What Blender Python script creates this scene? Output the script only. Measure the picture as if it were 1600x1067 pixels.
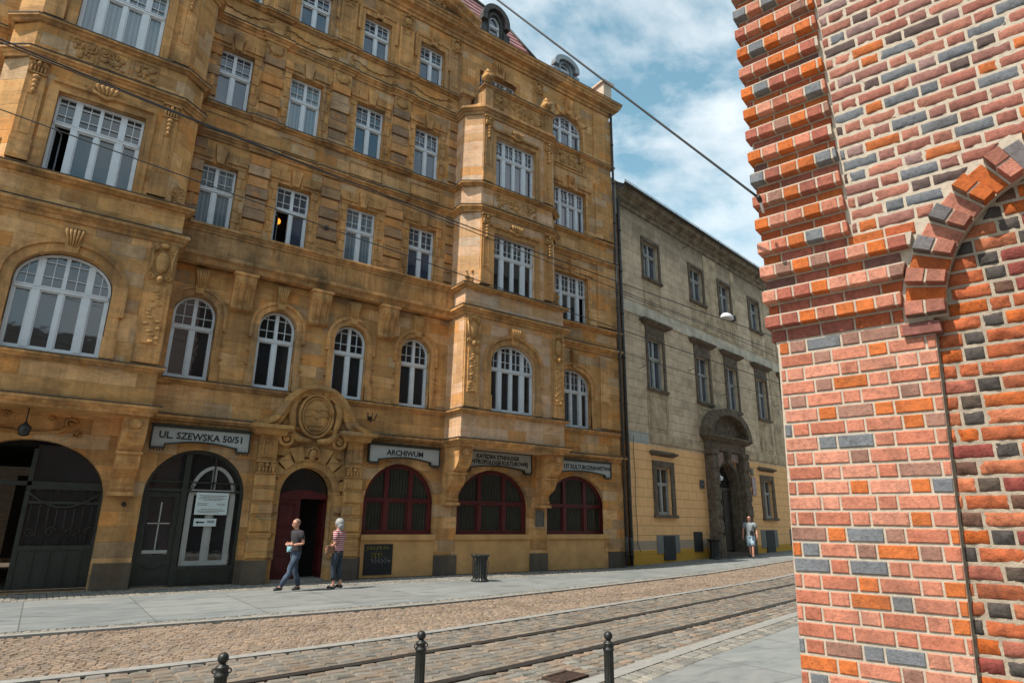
import bpy, math, random
from mathutils import Vector, Matrix, noise
from mathutils.geometry import tessellate_polygon
for o in list(bpy.data.objects): bpy.data.objects.remove(o)
sc = bpy.context.scene; COL = sc.collection
PI = math.pi; rnd = random.Random(7)
# ------------------------------------------------------------ camera
cam = bpy.data.cameras.new('camera'); co = bpy.data.objects.new('camera', cam); COL.objects.link(co)
FW = Vector((0.56152174, 0.77964699, 0.27720733)); RT = Vector((0.80936608, -0.58718246, 0.01197079)); UP = Vector((-0.17210427, -0.21764035, 0.96073555))
CAM = Vector((0, 0, 1.71288)); CAM0 = CAM
co.matrix_world = Matrix(((RT.x, UP.x, -FW.x, CAM.x), (RT.y, UP.y, -FW.y, CAM.y), (RT.z, UP.z, -FW.z, CAM.z), (0, 0, 0, 1)))
cam.sensor_width = 36; cam.lens = 36 * 975.513 / 1600; cam.clip_start = .05; cam.clip_end = 3000
sc.camera = co
def at(x, y, t): return CAM + (FW + RT * ((x - 800) / 975.513) - UP * ((y - 533.5) / 975.513)) * t
# ------------------------------------------------------------ world and sun
EL, AZ = math.radians(57), math.radians(-3)
TS = Vector((-math.cos(EL) * math.cos(AZ), math.cos(EL) * math.sin(AZ), math.sin(EL)))     # towards the sun
w = bpy.data.worlds.new('World'); sc.world = w; w.use_nodes = True
nt = w.node_tree; nt.nodes.clear()
def nd(nt, t, **k):
    n = nt.nodes.new(t)
    for a, v in k.items():
        if a.startswith('i_'): pass
        else: setattr(n, a, v)
    return n
def lk(nt, a, b): nt.links.new(a, b)
def mth(nt, op, a, b=None, c=None):
    n = nt.nodes.new('ShaderNodeMath'); n.operation = op
    for i, v in enumerate((a, b, c)):
        if v is None: continue
        if isinstance(v, (int, float)): n.inputs[i].default_value = v
        else: lk(nt, v, n.inputs[i])
    return n.outputs[0]
def ramp(nt, fac, stops, interp='LINEAR'):
    n = nt.nodes.new('ShaderNodeValToRGB'); cr = n.color_ramp; cr.interpolation = interp
    while len(cr.elements) < len(stops): cr.elements.new(.5)
    for e, (p, c) in zip(cr.elements, stops): e.position = p; e.color = (*c, 1) if len(c) == 3 else c
    lk(nt, fac, n.inputs[0]); return n.outputs[0]
def mixc(nt, fac, a, b, bt='MIX'):
    n = nt.nodes.new('ShaderNodeMix'); n.data_type = 'RGBA'; n.blend_type = bt
    for s, v in ((0, fac), (6, a), (7, b)):
        if isinstance(v, (int, float)): n.inputs[s].default_value = v
        elif isinstance(v, tuple): n.inputs[s].default_value = (*v, 1)
        else: lk(nt, v, n.inputs[s])
    return n.outputs[2]
def noi(nt, vec, scale, detail=4, rough=.55, dist=0):
    n = nt.nodes.new('ShaderNodeTexNoise'); n.inputs['Scale'].default_value = scale; n.inputs['Detail'].default_value = detail
    n.inputs['Roughness'].default_value = rough; n.inputs['Distortion'].default_value = dist
    if vec is not None: lk(nt, vec, n.inputs['Vector'])
    return n.outputs[0]
def mapp(nt, vec, sc_=(1, 1, 1), loc=(0, 0, 0)):
    n = nt.nodes.new('ShaderNodeMapping'); n.inputs['Scale'].default_value = sc_; n.inputs['Location'].default_value = loc
    lk(nt, vec, n.inputs['Vector']); return n.outputs[0]
sky = nt.nodes.new('ShaderNodeTexSky'); sky.sky_type = 'NISHITA'; sky.sun_disc = False
sky.sun_elevation = EL; sky.sun_rotation = math.atan2(TS.x, TS.y); sky.air_density = 1.0; sky.dust_density = .6; sky.ozone_density = .8
tc = nt.nodes.new('ShaderNodeTexCoord')
v1 = mapp(nt, tc.outputs['Generated'], (1, 1, 1.9), (3.1, .7, 1.2))
n1 = noi(nt, v1, 2.6, 9, .58, .35); n2 = noi(nt, v1, 9, 5, .6)
cl = mth(nt, 'ADD', n1, mth(nt, 'MULTIPLY', mth(nt, 'SUBTRACT', n2, .5), .16))
cm = ramp(nt, cl, [(.41, (0, 0, 0)), (.51, (.5, .5, .5)), (.66, (1, 1, 1))])
cc = ramp(nt, noi(nt, v1, 5, 6), [(.3, (5.2, 5.5, 5.8)), (.7, (7.0, 7.2, 7.2))])
hs = nt.nodes.new('ShaderNodeHueSaturation'); hs.inputs['Saturation'].default_value = .95; hs.inputs['Value'].default_value = 1.15
hs.inputs['Hue'].default_value = .458; lk(nt, sky.outputs[0], hs.inputs['Color'])
skc = mixc(nt, mth(nt, 'MULTIPLY', cm, .88), hs.outputs[0], cc)
bg = nt.nodes.new('ShaderNodeBackground'); bg.inputs[1].default_value = .14; lk(nt, skc, bg.inputs[0])
wo = nt.nodes.new('ShaderNodeOutputWorld'); lk(nt, bg.outputs[0], wo.inputs[0])
sl = bpy.data.lights.new('sun', 'SUN'); sl.energy = 4.8; sl.angle = math.radians(.5); sl.color = (1, .93, .82)
so = bpy.data.objects.new('sun', sl); COL.objects.link(so); so.rotation_euler = TS.to_track_quat('Z', 'Y').to_euler()
sc.view_settings.view_transform = 'Standard'; sc.view_settings.look = 'None'; sc.view_settings.exposure = .42; sc.view_settings.gamma = 1
# ------------------------------------------------------------ materials
def newmat(name):
    m = bpy.data.materials.new(name); m.use_nodes = True; nt = m.node_tree
    b = nt.nodes['Principled BSDF']; return m, nt, b
def coords(nt, kind='Object'):
    t = nt.nodes.new('ShaderNodeTexCoord'); return t.outputs[kind]
def bump(nt, b, h, st=.5, dist=.02):
    n = nt.nodes.new('ShaderNodeBump'); n.inputs['Strength'].default_value = st; n.inputs['Distance'].default_value = dist
    lk(nt, h, n.inputs['Height']); lk(nt, n.outputs[0], b.inputs['Normal'])
def simple(name, c, rough=.7, metal=0, nscale=6, namt=.25, bmp=.15, spec=.5, attr=None):
    m, nt, b = newmat(name); v = coords(nt)
    f = noi(nt, v, nscale, 6, .6)
    d = tuple(x * (1 - namt) for x in c); e = tuple(min(1, x * (1 + namt)) for x in c)
    lk(nt, ramp(nt, f, [(.3, d), (.7, e)]), b.inputs['Base Color'])
    b.inputs['Roughness'].default_value = rough; b.inputs['Metallic'].default_value = metal; b.inputs['Specular IOR Level'].default_value = spec
    if bmp: bump(nt, b, noi(nt, v, nscale * 6, 4), bmp, .01)
    return m
def blocks(nt, u, v, w, h, mortar, stag=.5, rj=.25):
    vr = mth(nt, 'DIVIDE', v, h); row = mth(nt, 'FLOOR', vr)
    wn = nt.nodes.new('ShaderNodeTexWhiteNoise'); wn.noise_dimensions = '1D'; lk(nt, row, wn.inputs['W'])
    uu = mth(nt, 'ADD', mth(nt, 'DIVIDE', u, w), mth(nt, 'ADD', mth(nt, 'MULTIPLY', row, stag), mth(nt, 'MULTIPLY', wn.outputs[0], rj)))
    col = mth(nt, 'FLOOR', uu)
    fx = mth(nt, 'FRACT', uu); fy = mth(nt, 'FRACT', vr)
    ex = mth(nt, 'MULTIPLY', mth(nt, 'MINIMUM', fx, mth(nt, 'SUBTRACT', 1, fx)), w)
    ey = mth(nt, 'MULTIPLY', mth(nt, 'MINIMUM', fy, mth(nt, 'SUBTRACT', 1, fy)), h)
    e = mth(nt, 'MINIMUM', ex, ey)
    mr = nt.nodes.new('ShaderNodeMapRange'); lk(nt, e, mr.inputs[0]); mr.inputs[1].default_value = mortar * .3; mr.inputs[2].default_value = mortar
    cb = nt.nodes.new('ShaderNodeCombineXYZ'); lk(nt, col, cb.inputs[0]); lk(nt, row, cb.inputs[1])
    w2 = nt.nodes.new('ShaderNodeTexWhiteNoise'); w2.noise_dimensions = '2D'; lk(nt, cb.outputs[0], w2.inputs['Vector'])
    return w2.outputs[0], mr.outputs[0]
def sep(nt, v):
    s = nt.nodes.new('ShaderNodeSeparateXYZ'); lk(nt, v, s.inputs[0]); return s.outputs
def stone(name, w=.78, h=.37, pal=None, mort=.014, dirt=.42, joint=.16, streak=.6, bs=.5, stag=.5, rj=.25, vein=.55):
    m, nt, b = newmat(name); v = coords(nt); x, y, z = sep(nt, v)
    u = mth(nt, 'ADD', x, y)
    r, k = blocks(nt, u, z, w, h, mort, stag, rj)
    pal = pal or [(0, (.54, .30, .115)), (.25, (.62, .35, .14)), (.42, (.45, .25, .10)), (.57, (.69, .41, .19)), (.70, (.60, .285, .09)), (.82, (.56, .38, .22)), (.92, (.42, .27, .15))]
    c = ramp(nt, r, pal, 'CONSTANT')
    vn = mapp(nt, v, (1, 1, 2.6)); f = noi(nt, vn, 1.7, 8, .62, .6)
    c = mixc(nt, streak, c, ramp(nt, f, [(.3, (.55, .45, .36)), (.48, (1, 1, 1)), (.70, (1.4, 1.25, 1.1))]), 'MULTIPLY')
    vv = noi(nt, mapp(nt, v, (1, 1, 2.2), (7, 3, 1)), 1.3, 6, .6, 2.2)
    c = mixc(nt, mth(nt, 'MULTIPLY', ramp(nt, vv, [(.56, (0, 0, 0)), (.68, (1, 1, 1))]), vein), c, (.60, .235, .05))
    g = noi(nt, mapp(nt, v, (1.2, 1.2, .5)), .8, 9, .68)
    xs = nt.nodes.new('ShaderNodeMapRange'); lk(nt, x, xs.inputs[0]); xs.inputs[1].default_value = 6; xs.inputs[2].default_value = 16; xs.inputs[3].default_value = 1.15; xs.inputs[4].default_value = .55
    c = mixc(nt, mth(nt, 'MULTIPLY', mth(nt, 'MULTIPLY', ramp(nt, g, [(.45, (0, 0, 0)), (.68, (1, 1, 1))]), dirt), xs.outputs[0]), c, (.12, .08, .045))
    st = noi(nt, mapp(nt, v, (5, 5, .22)), 1.0, 6, .6); c = mixc(nt, .32 * dirt / .55, c, ramp(nt, st, [(.40, (1, 1, 1)), (.60, (.38, .33, .28))]), 'MULTIPLY')
    g2 = noi(nt, v, 14, 5, .7); c = mixc(nt, .35, c, ramp(nt, g2, [(.3, (.6, .58, .55)), (.7, (1.25, 1.25, 1.25))]), 'MULTIPLY')
    c = mixc(nt, mth(nt, 'MULTIPLY', mth(nt, 'SUBTRACT', 1, k), joint), c, (.08, .05, .03))
    lk(nt, c, b.inputs['Base Color']); b.inputs['Roughness'].default_value = .88; b.inputs['Specular IOR Level'].default_value = .25
    bump(nt, b, mth(nt, 'ADD', mth(nt, 'MULTIPLY', k, .6), mth(nt, 'ADD', mth(nt, 'MULTIPLY', noi(nt, v, 22, 5, .7), .5), mth(nt, 'MULTIPLY', r, .25))), bs, .02)
    return m
M = {}
M['stone'] = stone('sandstone_ashlar')
M['pale'] = stone('pale_clean_sunlit_sandstone', .78, .37, [(0, (.62, .40, .24)), (.25, (.68, .45, .29)), (.5, (.58, .35, .18)), (.68, (.64, .33, .13)), (.8, (.58, .43, .31)), (.92, (.55, .33, .17))], .012, .30, .14, .4, .4)  # cleaner bay stone, with the sunlit chamfer's brightness put into its colour
M['trim'] = stone('sandstone_trim', 1.15, 7.3, [(0, (.52, .29, .115)), (.3, (.62, .345, .14)), (.55, (.47, .285, .135)), (.75, (.65, .355, .14))], .01, .75, .3, .6, .35)
M['carved'] = stone('carved_sandstone', 9, 9, [(0, (.46, .265, .11)), (.5, (.50, .29, .115)), (1, (.40, .24, .11))], .004, .6, .1, .6, .8)
M['pier'] = stone('rough_pier_stone', 2.33, .377, [(0, (.47, .25, .10)), (.25, (.36, .225, .125)), (.45, (.54, .285, .12)), (.6, (.29, .19, .12)), (.75, (.55, .26, .09)), (.88, (.46, .31, .19)), (1, (.42, .23, .10))], .03, .5, .5, .6, 1, 0, 0)
M['plinth'] = stone('dark_plinth_stone', 1.1, .7, [(0, (.10, .085, .07)), (.5, (.13, .105, .08)), (1, (.085, .075, .065))], .01, .5, .4, .5, .5, vein=0)
M['portal'] = stone('portal_sandstone', .9, .42, [(0, (.45, .265, .11)), (.3, (.50, .29, .11)), (.5, (.38, .24, .12)), (.75, (.48, .27, .10))], .015, .55, .4, .6, .6)
M['apron'] = simple('ochre_plaster', (.52, .30, .125), .9, 0, 1.6, .2, .2, .2)
M['white'] = simple('white_window_paint', (.60, .63, .66), .45, 0, 3, .08, .04)
M['greyw'] = simple('dull_grey_window_paint', (.33, .33, .31), .6, 0, 3, .15, .04)
M['red'] = simple('dark_red_paint', (.085, .009, .010), .45, 0, 4, .25, .06)
M['green'] = simple('blackish_green_paint', (.022, .026, .020), .42, 0, 4, .3, .06)
M['signw'] = simple('sign_panel_grey_white', (.34, .35, .335), .6, 0, 2.2, .10, .03)
M['black'] = simple('black_paint', (.013, .013, .013), .75, 0, 5, .3, .05)
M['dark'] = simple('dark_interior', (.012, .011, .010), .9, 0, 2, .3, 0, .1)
M['iron'] = simple('cast_iron_black', (.014, .015, .013), .48, .2, 9, .7, .12, .6)
M['pipe'] = simple('weathered_zinc_pipe', (.055, .05, .045), .55, .4, 5, .4, .1)
M['zinc'] = simple('dormer_zinc_grey', (.22, .25, .27), .5, .3, 3, .2, .05)
M['slate'] = simple('dark_dormer_slate', (.05, .045, .042), .8, 0, 7, .4, .3)
M['paper'] = simple('white_paper', (.55, .62, .62), .8, 0, 3, .05, 0)
M['plaq'] = simple('weathered_plaque', (.16, .14, .12), .6, .1, 10, .25, .1)
M['maroon'] = simple('maroon_enamel', (.16, .02, .025), .35, 0, 4, .15, .02)
M['steel'] = simple('worn_rail_steel', (.06, .05, .042), .5, .6, 12, .4, .1)
M['rust'] = simple('rusty_iron', (.06, .035, .025), .8, .3, 20, .5, .2)
M['rubber'] = simple('wire_black', (.012, .012, .014), .6, 0, 5, .1, 0)
M['lampw'] = simple('white_lamp_shell', (.7, .72, .72), .35, 0, 3, .05, 0)
M['skin'] = simple('skin', (.52, .25, .17), .55, 0, 9, .08, 0)
M['tee'] = simple('charcoal_cotton', (.035, .03, .035), .9, 0, 9, .2, .2)
M['jeans'] = simple('faded_blue_jeans', (.045, .065, .10), .9, 0, 7, .5, .2)
M['navy'] = simple('dark_navy_trousers', (.025, .035, .05), .9, 0, 7, .3, .2)
M['shoe'] = simple('black_leather', (.02, .02, .02), .5, 0, 7, .2, .1)
M['grey_hair'] = simple('silver_hair', (.30, .295, .285), .7, 0, 30, .3, .4)
M['stubble'] = simple('cropped_hair', (.22, .14, .10), .7, 0, 30, .3, .2)
M['mask'] = simple('pale_blue_mask', (.35, .62, .70), .8, 0, 8, .05, .1)
M['greytee'] = simple('heather_grey_cotton', (.26, .29, .31), .9, 0, 12, .12, .1)
M['denimlight'] = simple('light_blue_shorts', (.32, .43, .52), .9, 0, 9, .15, .1)
M['tan'] = simple('tan_leather', (.16, .08, .045), .6, 0, 8, .2, .1)
def mat_stripe():
    m, nt, b = newmat('red_white_stripes'); x, y, z = sep(nt, coords(nt))
    s = mth(nt, 'FRACT', mth(nt, 'MULTIPLY', z, 21)); s = mth(nt, 'GREATER_THAN', s, .62)
    lk(nt, mixc(nt, s, (.30, .035, .055), (.52, .47, .45)), b.inputs['Base Color']); b.inputs['Roughness'].default_value = .9; return m
M['stripe'] = mat_stripe()
def glass(name, base, rough=.03, spec=.9, pleat=0, tint=None):
    m, nt, b = newmat(name); v = coords(nt); x, y, z = sep(nt, v)
    f = noi(nt, v, .9, 3)
    c = ramp(nt, f, [(.3, tuple(q * .6 for q in base)), (.7, tuple(q * 1.4 for q in base))])
    if pleat:
        p = mth(nt, 'SINE', mth(nt, 'ADD', mth(nt, 'MULTIPLY', x, 55), mth(nt, 'MULTIPLY', f, 5)))
        c = mixc(nt, mth(nt, 'MULTIPLY', mth(nt, 'ADD', p, 1), .5 * pleat), c, tint)
    lk(nt, c, b.inputs['Base Color']); b.inputs['Roughness'].default_value = rough; b.inputs['IOR'].default_value = 1.52
    b.inputs['Specular IOR Level'].default_value = spec
    b.inputs['Coat Weight'].default_value = .6; b.inputs['Coat Roughness'].default_value = .02; b.inputs['Coat IOR'].default_value = 1.6
    bump(nt, b, noi(nt, v, 2.3, 2), .25, .01); return m
M['glass'] = glass('window_glass_dark_room', (.016, .018, .02))
M['glass_c'] = glass('window_glass_with_net_curtain', (.10, .13, .15), pleat=.7, tint=(.20, .26, .30))
M['glass_u'] = glass('window_glass_upper_floor', (.03, .045, .075))  # bluish base: reflected sky is put into the pane colour
M['lead'] = simple('sooty_lead_flashing', (.05, .042, .032), .75, 0, 6, .5, .2)
M['glass_r'] = glass('shop_glass_with_drapes', (.022, .024, .018), pleat=.7, tint=(.045, .05, .036), spec=.6)
M['glow'] = None
m, nt, b = newmat('lit_orange_globe'); b.inputs['Base Color'].default_value = (.9, .45, .08, 1); b.inputs['Emission Color'].default_value = (1, .38, .04, 1); b.inputs['Emission Strength'].default_value = 1.1; M['glow'] = m
# roof tiles
m, nt, b = newmat('red_roof_tiles'); x, y, z = sep(nt, coords(nt))
r, k = blocks(nt, x, z, .2, .26, .03)
c = ramp(nt, r, [(0, (.22, .045, .04)), (.4, (.30, .07, .055)), (.7, (.18, .035, .035)), (1, (.34, .09, .07))])
zz = mth(nt, 'FRACT', mth(nt, 'DIVIDE', z, .26)); c = mixc(nt, mth(nt, 'LESS_THAN', zz, .28), c, (.62, .42, .40))
lk(nt, c, b.inputs['Base Color']); b.inputs['Roughness'].default_value = .6; bump(nt, b, zz, .8, .05); M['tile'] = m
# vertex coloured stones / bricks
def vcol(name, nsc, amp, rough=.85, bs=.5, big=3, pit=0, soot=0):
    m, nt, b = newmat(name); a = nt.nodes.new('ShaderNodeVertexColor'); a.layer_name = 'Col'
    v = coords(nt); f = noi(nt, v, nsc, 7, .65); g = noi(nt, v, big, 5, .6, .8)
    c = mixc(nt, amp, a.outputs[0], ramp(nt, f, [(.28, (.45, .42, .40)), (.5, (1, 1, 1)), (.75, (1.35, 1.25, 1.18))]), 'MULTIPLY')
    c = mixc(nt, amp, c, ramp(nt, g, [(.32, (.62, .55, .52)), (.5, (1, 1, 1)), (.68, (1.2, 1.12, 1.05))]), 'MULTIPLY')
    h = noi(nt, v, nsc * 1.7, 8, .7)
    if pit:
        q = nt.nodes.new('ShaderNodeTexVoronoi'); q.inputs['Scale'].default_value = pit; lk(nt, v, q.inputs['Vector'])
        pm = mth(nt, 'MULTIPLY', mth(nt, 'LESS_THAN', q.outputs['Distance'], .17), mth(nt, 'GREATER_THAN', noi(nt, v, 7, 2), .52)); c = mixc(nt, mth(nt, 'MULTIPLY', pm, .6), c, (.04, .03, .025)); h = mth(nt, 'SUBTRACT', h, pm)
    if soot: c = mixc(nt, mth(nt, 'MULTIPLY', ramp(nt, noi(nt, v, 2.1, 8, .7, .6), [(.5, (0, 0, 0)), (.66, (1, 1, 1))]), soot), c, (.07, .05, .04))
    lk(nt, c, b.inputs['Base Color']); b.inputs['Roughness'].default_value = rough; b.inputs['Specular IOR Level'].default_value = .25
    bump(nt, b, h, bs, .012); return m
M['brick'] = vcol('mixed_brick', 40, .6, .9, .6, 13, 60, .38)
M['rough_brick'] = vcol('handmade_rough_brick', 26, .85, .95, 1.0, 12, 45, .4)
M['mortar'] = simple('pale_lime_mortar', (.47, .395, .31), .95, 0, 25, .16, .5, .2)
M['sett'] = vcol('granite_sett', 30, .5, .75, .5, 1.2)
M['bed'] = simple('sandy_joint_fill', (.17, .135, .10), .95, 0, 12, .3, .4, .2)
def slabmat():
    m, nt, b = newmat('granite_paving_slabs'); v = coords(nt, 'UV'); x, y, z = sep(nt, v)
    r, k = blocks(nt, x, y, 1.9, 2.3, .016, .0, 0)
    c = ramp(nt, r, [(0, (.175, .19, .188)), (.5, (.215, .225, .218)), (1, (.195, .20, .195))])
    c = mixc(nt, .8, c, ramp(nt, noi(nt, mapp(nt, v, (.7, 1.8, 1)), 1.9, 10, .68, .6), [(.3, (.5, .52, .53)), (.5, (1, 1, 1)), (.7, (1.3, 1.27, 1.2))]), 'MULTIPLY')
    c = mixc(nt, .5, c, ramp(nt, noi(nt, v, 60, 3), [(.3, (.8, .8, .8)), (.7, (1.15, 1.15, 1.15))]), 'MULTIPLY')
    c = mixc(nt, mth(nt, 'MULTIPLY', mth(nt, 'SUBTRACT', 1, k), .7), c, (.07, .07, .06))
    sp = nt.nodes.new('ShaderNodeTexVoronoi'); sp.inputs['Scale'].default_value = 3.2; lk(nt, v, sp.inputs['Vector'])
    c = mixc(nt, mth(nt, 'MULTIPLY', mth(nt, 'LESS_THAN', sp.outputs['Distance'], .055), .45), c, (.12, .11, .10))
    lk(nt, c, b.inputs['Base Color']); b.inputs['Roughness'].default_value = .62; bump(nt, b, mth(nt, 'ADD', k, mth(nt, 'MULTIPLY', noi(nt, v, 45, 4), .3)), .4, .01); return m
M['slab'] = slabmat()
M['kerb'] = simple('pale_granite_kerb', (.25, .24, .22), .75, 0, 9, .2, .3)
M['ground'] = simple('ground_paving', (.18, .178, .17), .85, 0, 1.3, .2, .3)
# townhouse
def town():
    m, nt, b = newmat('townhouse_plaster'); v = coords(nt); x, y, z = sep(nt, v)
    u = mth(nt, 'ADD', x, y)
    r, k = blocks(nt, u, z, .78, .405, .02)
    up = ramp(nt, r, [(0, (.56, .435, .30)), (.5, (.64, .505, .355)), (1, (.50, .395, .275))])
    up = mixc(nt, .7, up, ramp(nt, noi(nt, v, 1.3, 8, .65, .5), [(.3, (.55, .5, .45)), (.55, (1, 1, 1)), (.75, (1.3, 1.3, 1.3))]), 'MULTIPLY')
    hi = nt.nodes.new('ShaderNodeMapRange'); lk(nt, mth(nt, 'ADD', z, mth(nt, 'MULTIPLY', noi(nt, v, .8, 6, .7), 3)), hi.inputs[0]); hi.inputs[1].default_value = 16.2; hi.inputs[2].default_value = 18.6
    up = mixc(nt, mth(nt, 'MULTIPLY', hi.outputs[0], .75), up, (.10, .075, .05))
    lo = mixc(nt, .5, (.82, .48, .22), ramp(nt, noi(nt, v, 1.1, 5), [(.3, (.85, .85, .85)), (.7, (1.1, 1.1, 1.1))]), 'MULTIPLY')
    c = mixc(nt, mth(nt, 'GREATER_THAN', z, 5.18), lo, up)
    # pale repaired band at the party wall and the saturated yellow skirting
    edge = mth(nt, 'ADD', mth(nt, 'ADD', z, mth(nt, 'MULTIPLY', x, -.004)), mth(nt, 'MULTIPLY', noi(nt, v, 3, 3), .06))
    c = mixc(nt, mth(nt, 'LESS_THAN', edge, .62), c, (.56, .31, .05))
    pb = mth(nt, 'MULTIPLY', mth(nt, 'MULTIPLY', mth(nt, 'GREATER_THAN', z, 5.18), mth(nt, 'LESS_THAN', z, 5.72)), mth(nt, 'LESS_THAN', x, 1.7))
    c = mixc(nt, mth(nt, 'MULTIPLY', pb, .85), c, (.36, .38, .37))
    pb2 = mth(nt, 'MULTIPLY', mth(nt, 'GREATER_THAN', z, .62), mth(nt, 'LESS_THAN', edge, 1.02))
    c = mixc(nt, mth(nt, 'MULTIPLY', pb2, mth(nt, 'LESS_THAN', mth(nt, 'ABSOLUTE', mth(nt, 'SUBTRACT', x, 3.3)), 3.5)), c, (.40, .31, .22))
    jk = mth(nt, 'SUBTRACT', 1, k); c = mixc(nt, mth(nt, 'MULTIPLY', jk, mth(nt, 'MULTIPLY', mth(nt, 'GREATER_THAN', z, 1.1), .4)), c, (.09, .06, .035))
    lk(nt, c, b.inputs['Base Color']); b.inputs['Roughness'].default_value = .92; b.inputs['Specular IOR Level'].default_value = .2
    bump(nt, b, mth(nt, 'ADD', k, mth(nt, 'MULTIPLY', noi(nt, v, 14, 6, .7), .6)), .6, .02); return m
M['town'] = town()
M['tpl'] = simple('plain_weathered_render', (.42, .325, .215), .93, 0, 1.8, .45, .3, .2)
M['tband'] = simple('pale_string_band', (.52, .46, .36), .93, 0, 1.8, .3, .3, .2)
M['tdark'] = simple('sooty_stone', (.125, .097, .07), .93, 0, 4, .5, .5, .2)
M['tcorn'] = simple('stained_cornice', (.19, .15, .105), .93, 0, 2.2, .6, .4, .2)
M['tgrey'] = simple('grey_boarding', (.17, .17, .16), .85, 0, 3, .2, .2)
M['lbrick'] = None
m, nt, b = newmat('pale_courtyard_brick'); x, y, z = sep(nt, coords(nt)); r, k = blocks(nt, mth(nt, 'ADD', x, y), z, .26, .085, .012)
c = mixc(nt, mth(nt, 'SUBTRACT', 1, k), ramp(nt, r, [(0, (.16, .12, .08)), (1, (.21, .16, .11))]), (.09, .075, .06)); lk(nt, c, b.inputs['Base Color']); b.inputs['Roughness'].default_value = .9; bump(nt, b, k, .5, .01); M['lbrick'] = m
m, nt, b = newmat('church_brickwork'); x, y, z = sep(nt, coords(nt)); r, k = blocks(nt, mth(nt, 'ADD', x, y), z, .20, .095, .012)
c = mixc(nt, mth(nt, 'SUBTRACT', 1, k), ramp(nt, r, [(0, (.13, .075, .06)), (.4, (.15, .085, .065)), (.6, (.10, .07, .06)), (.8, (.09, .09, .095)), (1, (.16, .08, .05))], 'CONSTANT'), (.16, .14, .12)); lk(nt, c, b.inputs['Base Color']); b.inputs['Roughness'].default_value = .9; bump(nt, b, k, .5, .01); M['cbrick'] = m

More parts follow.
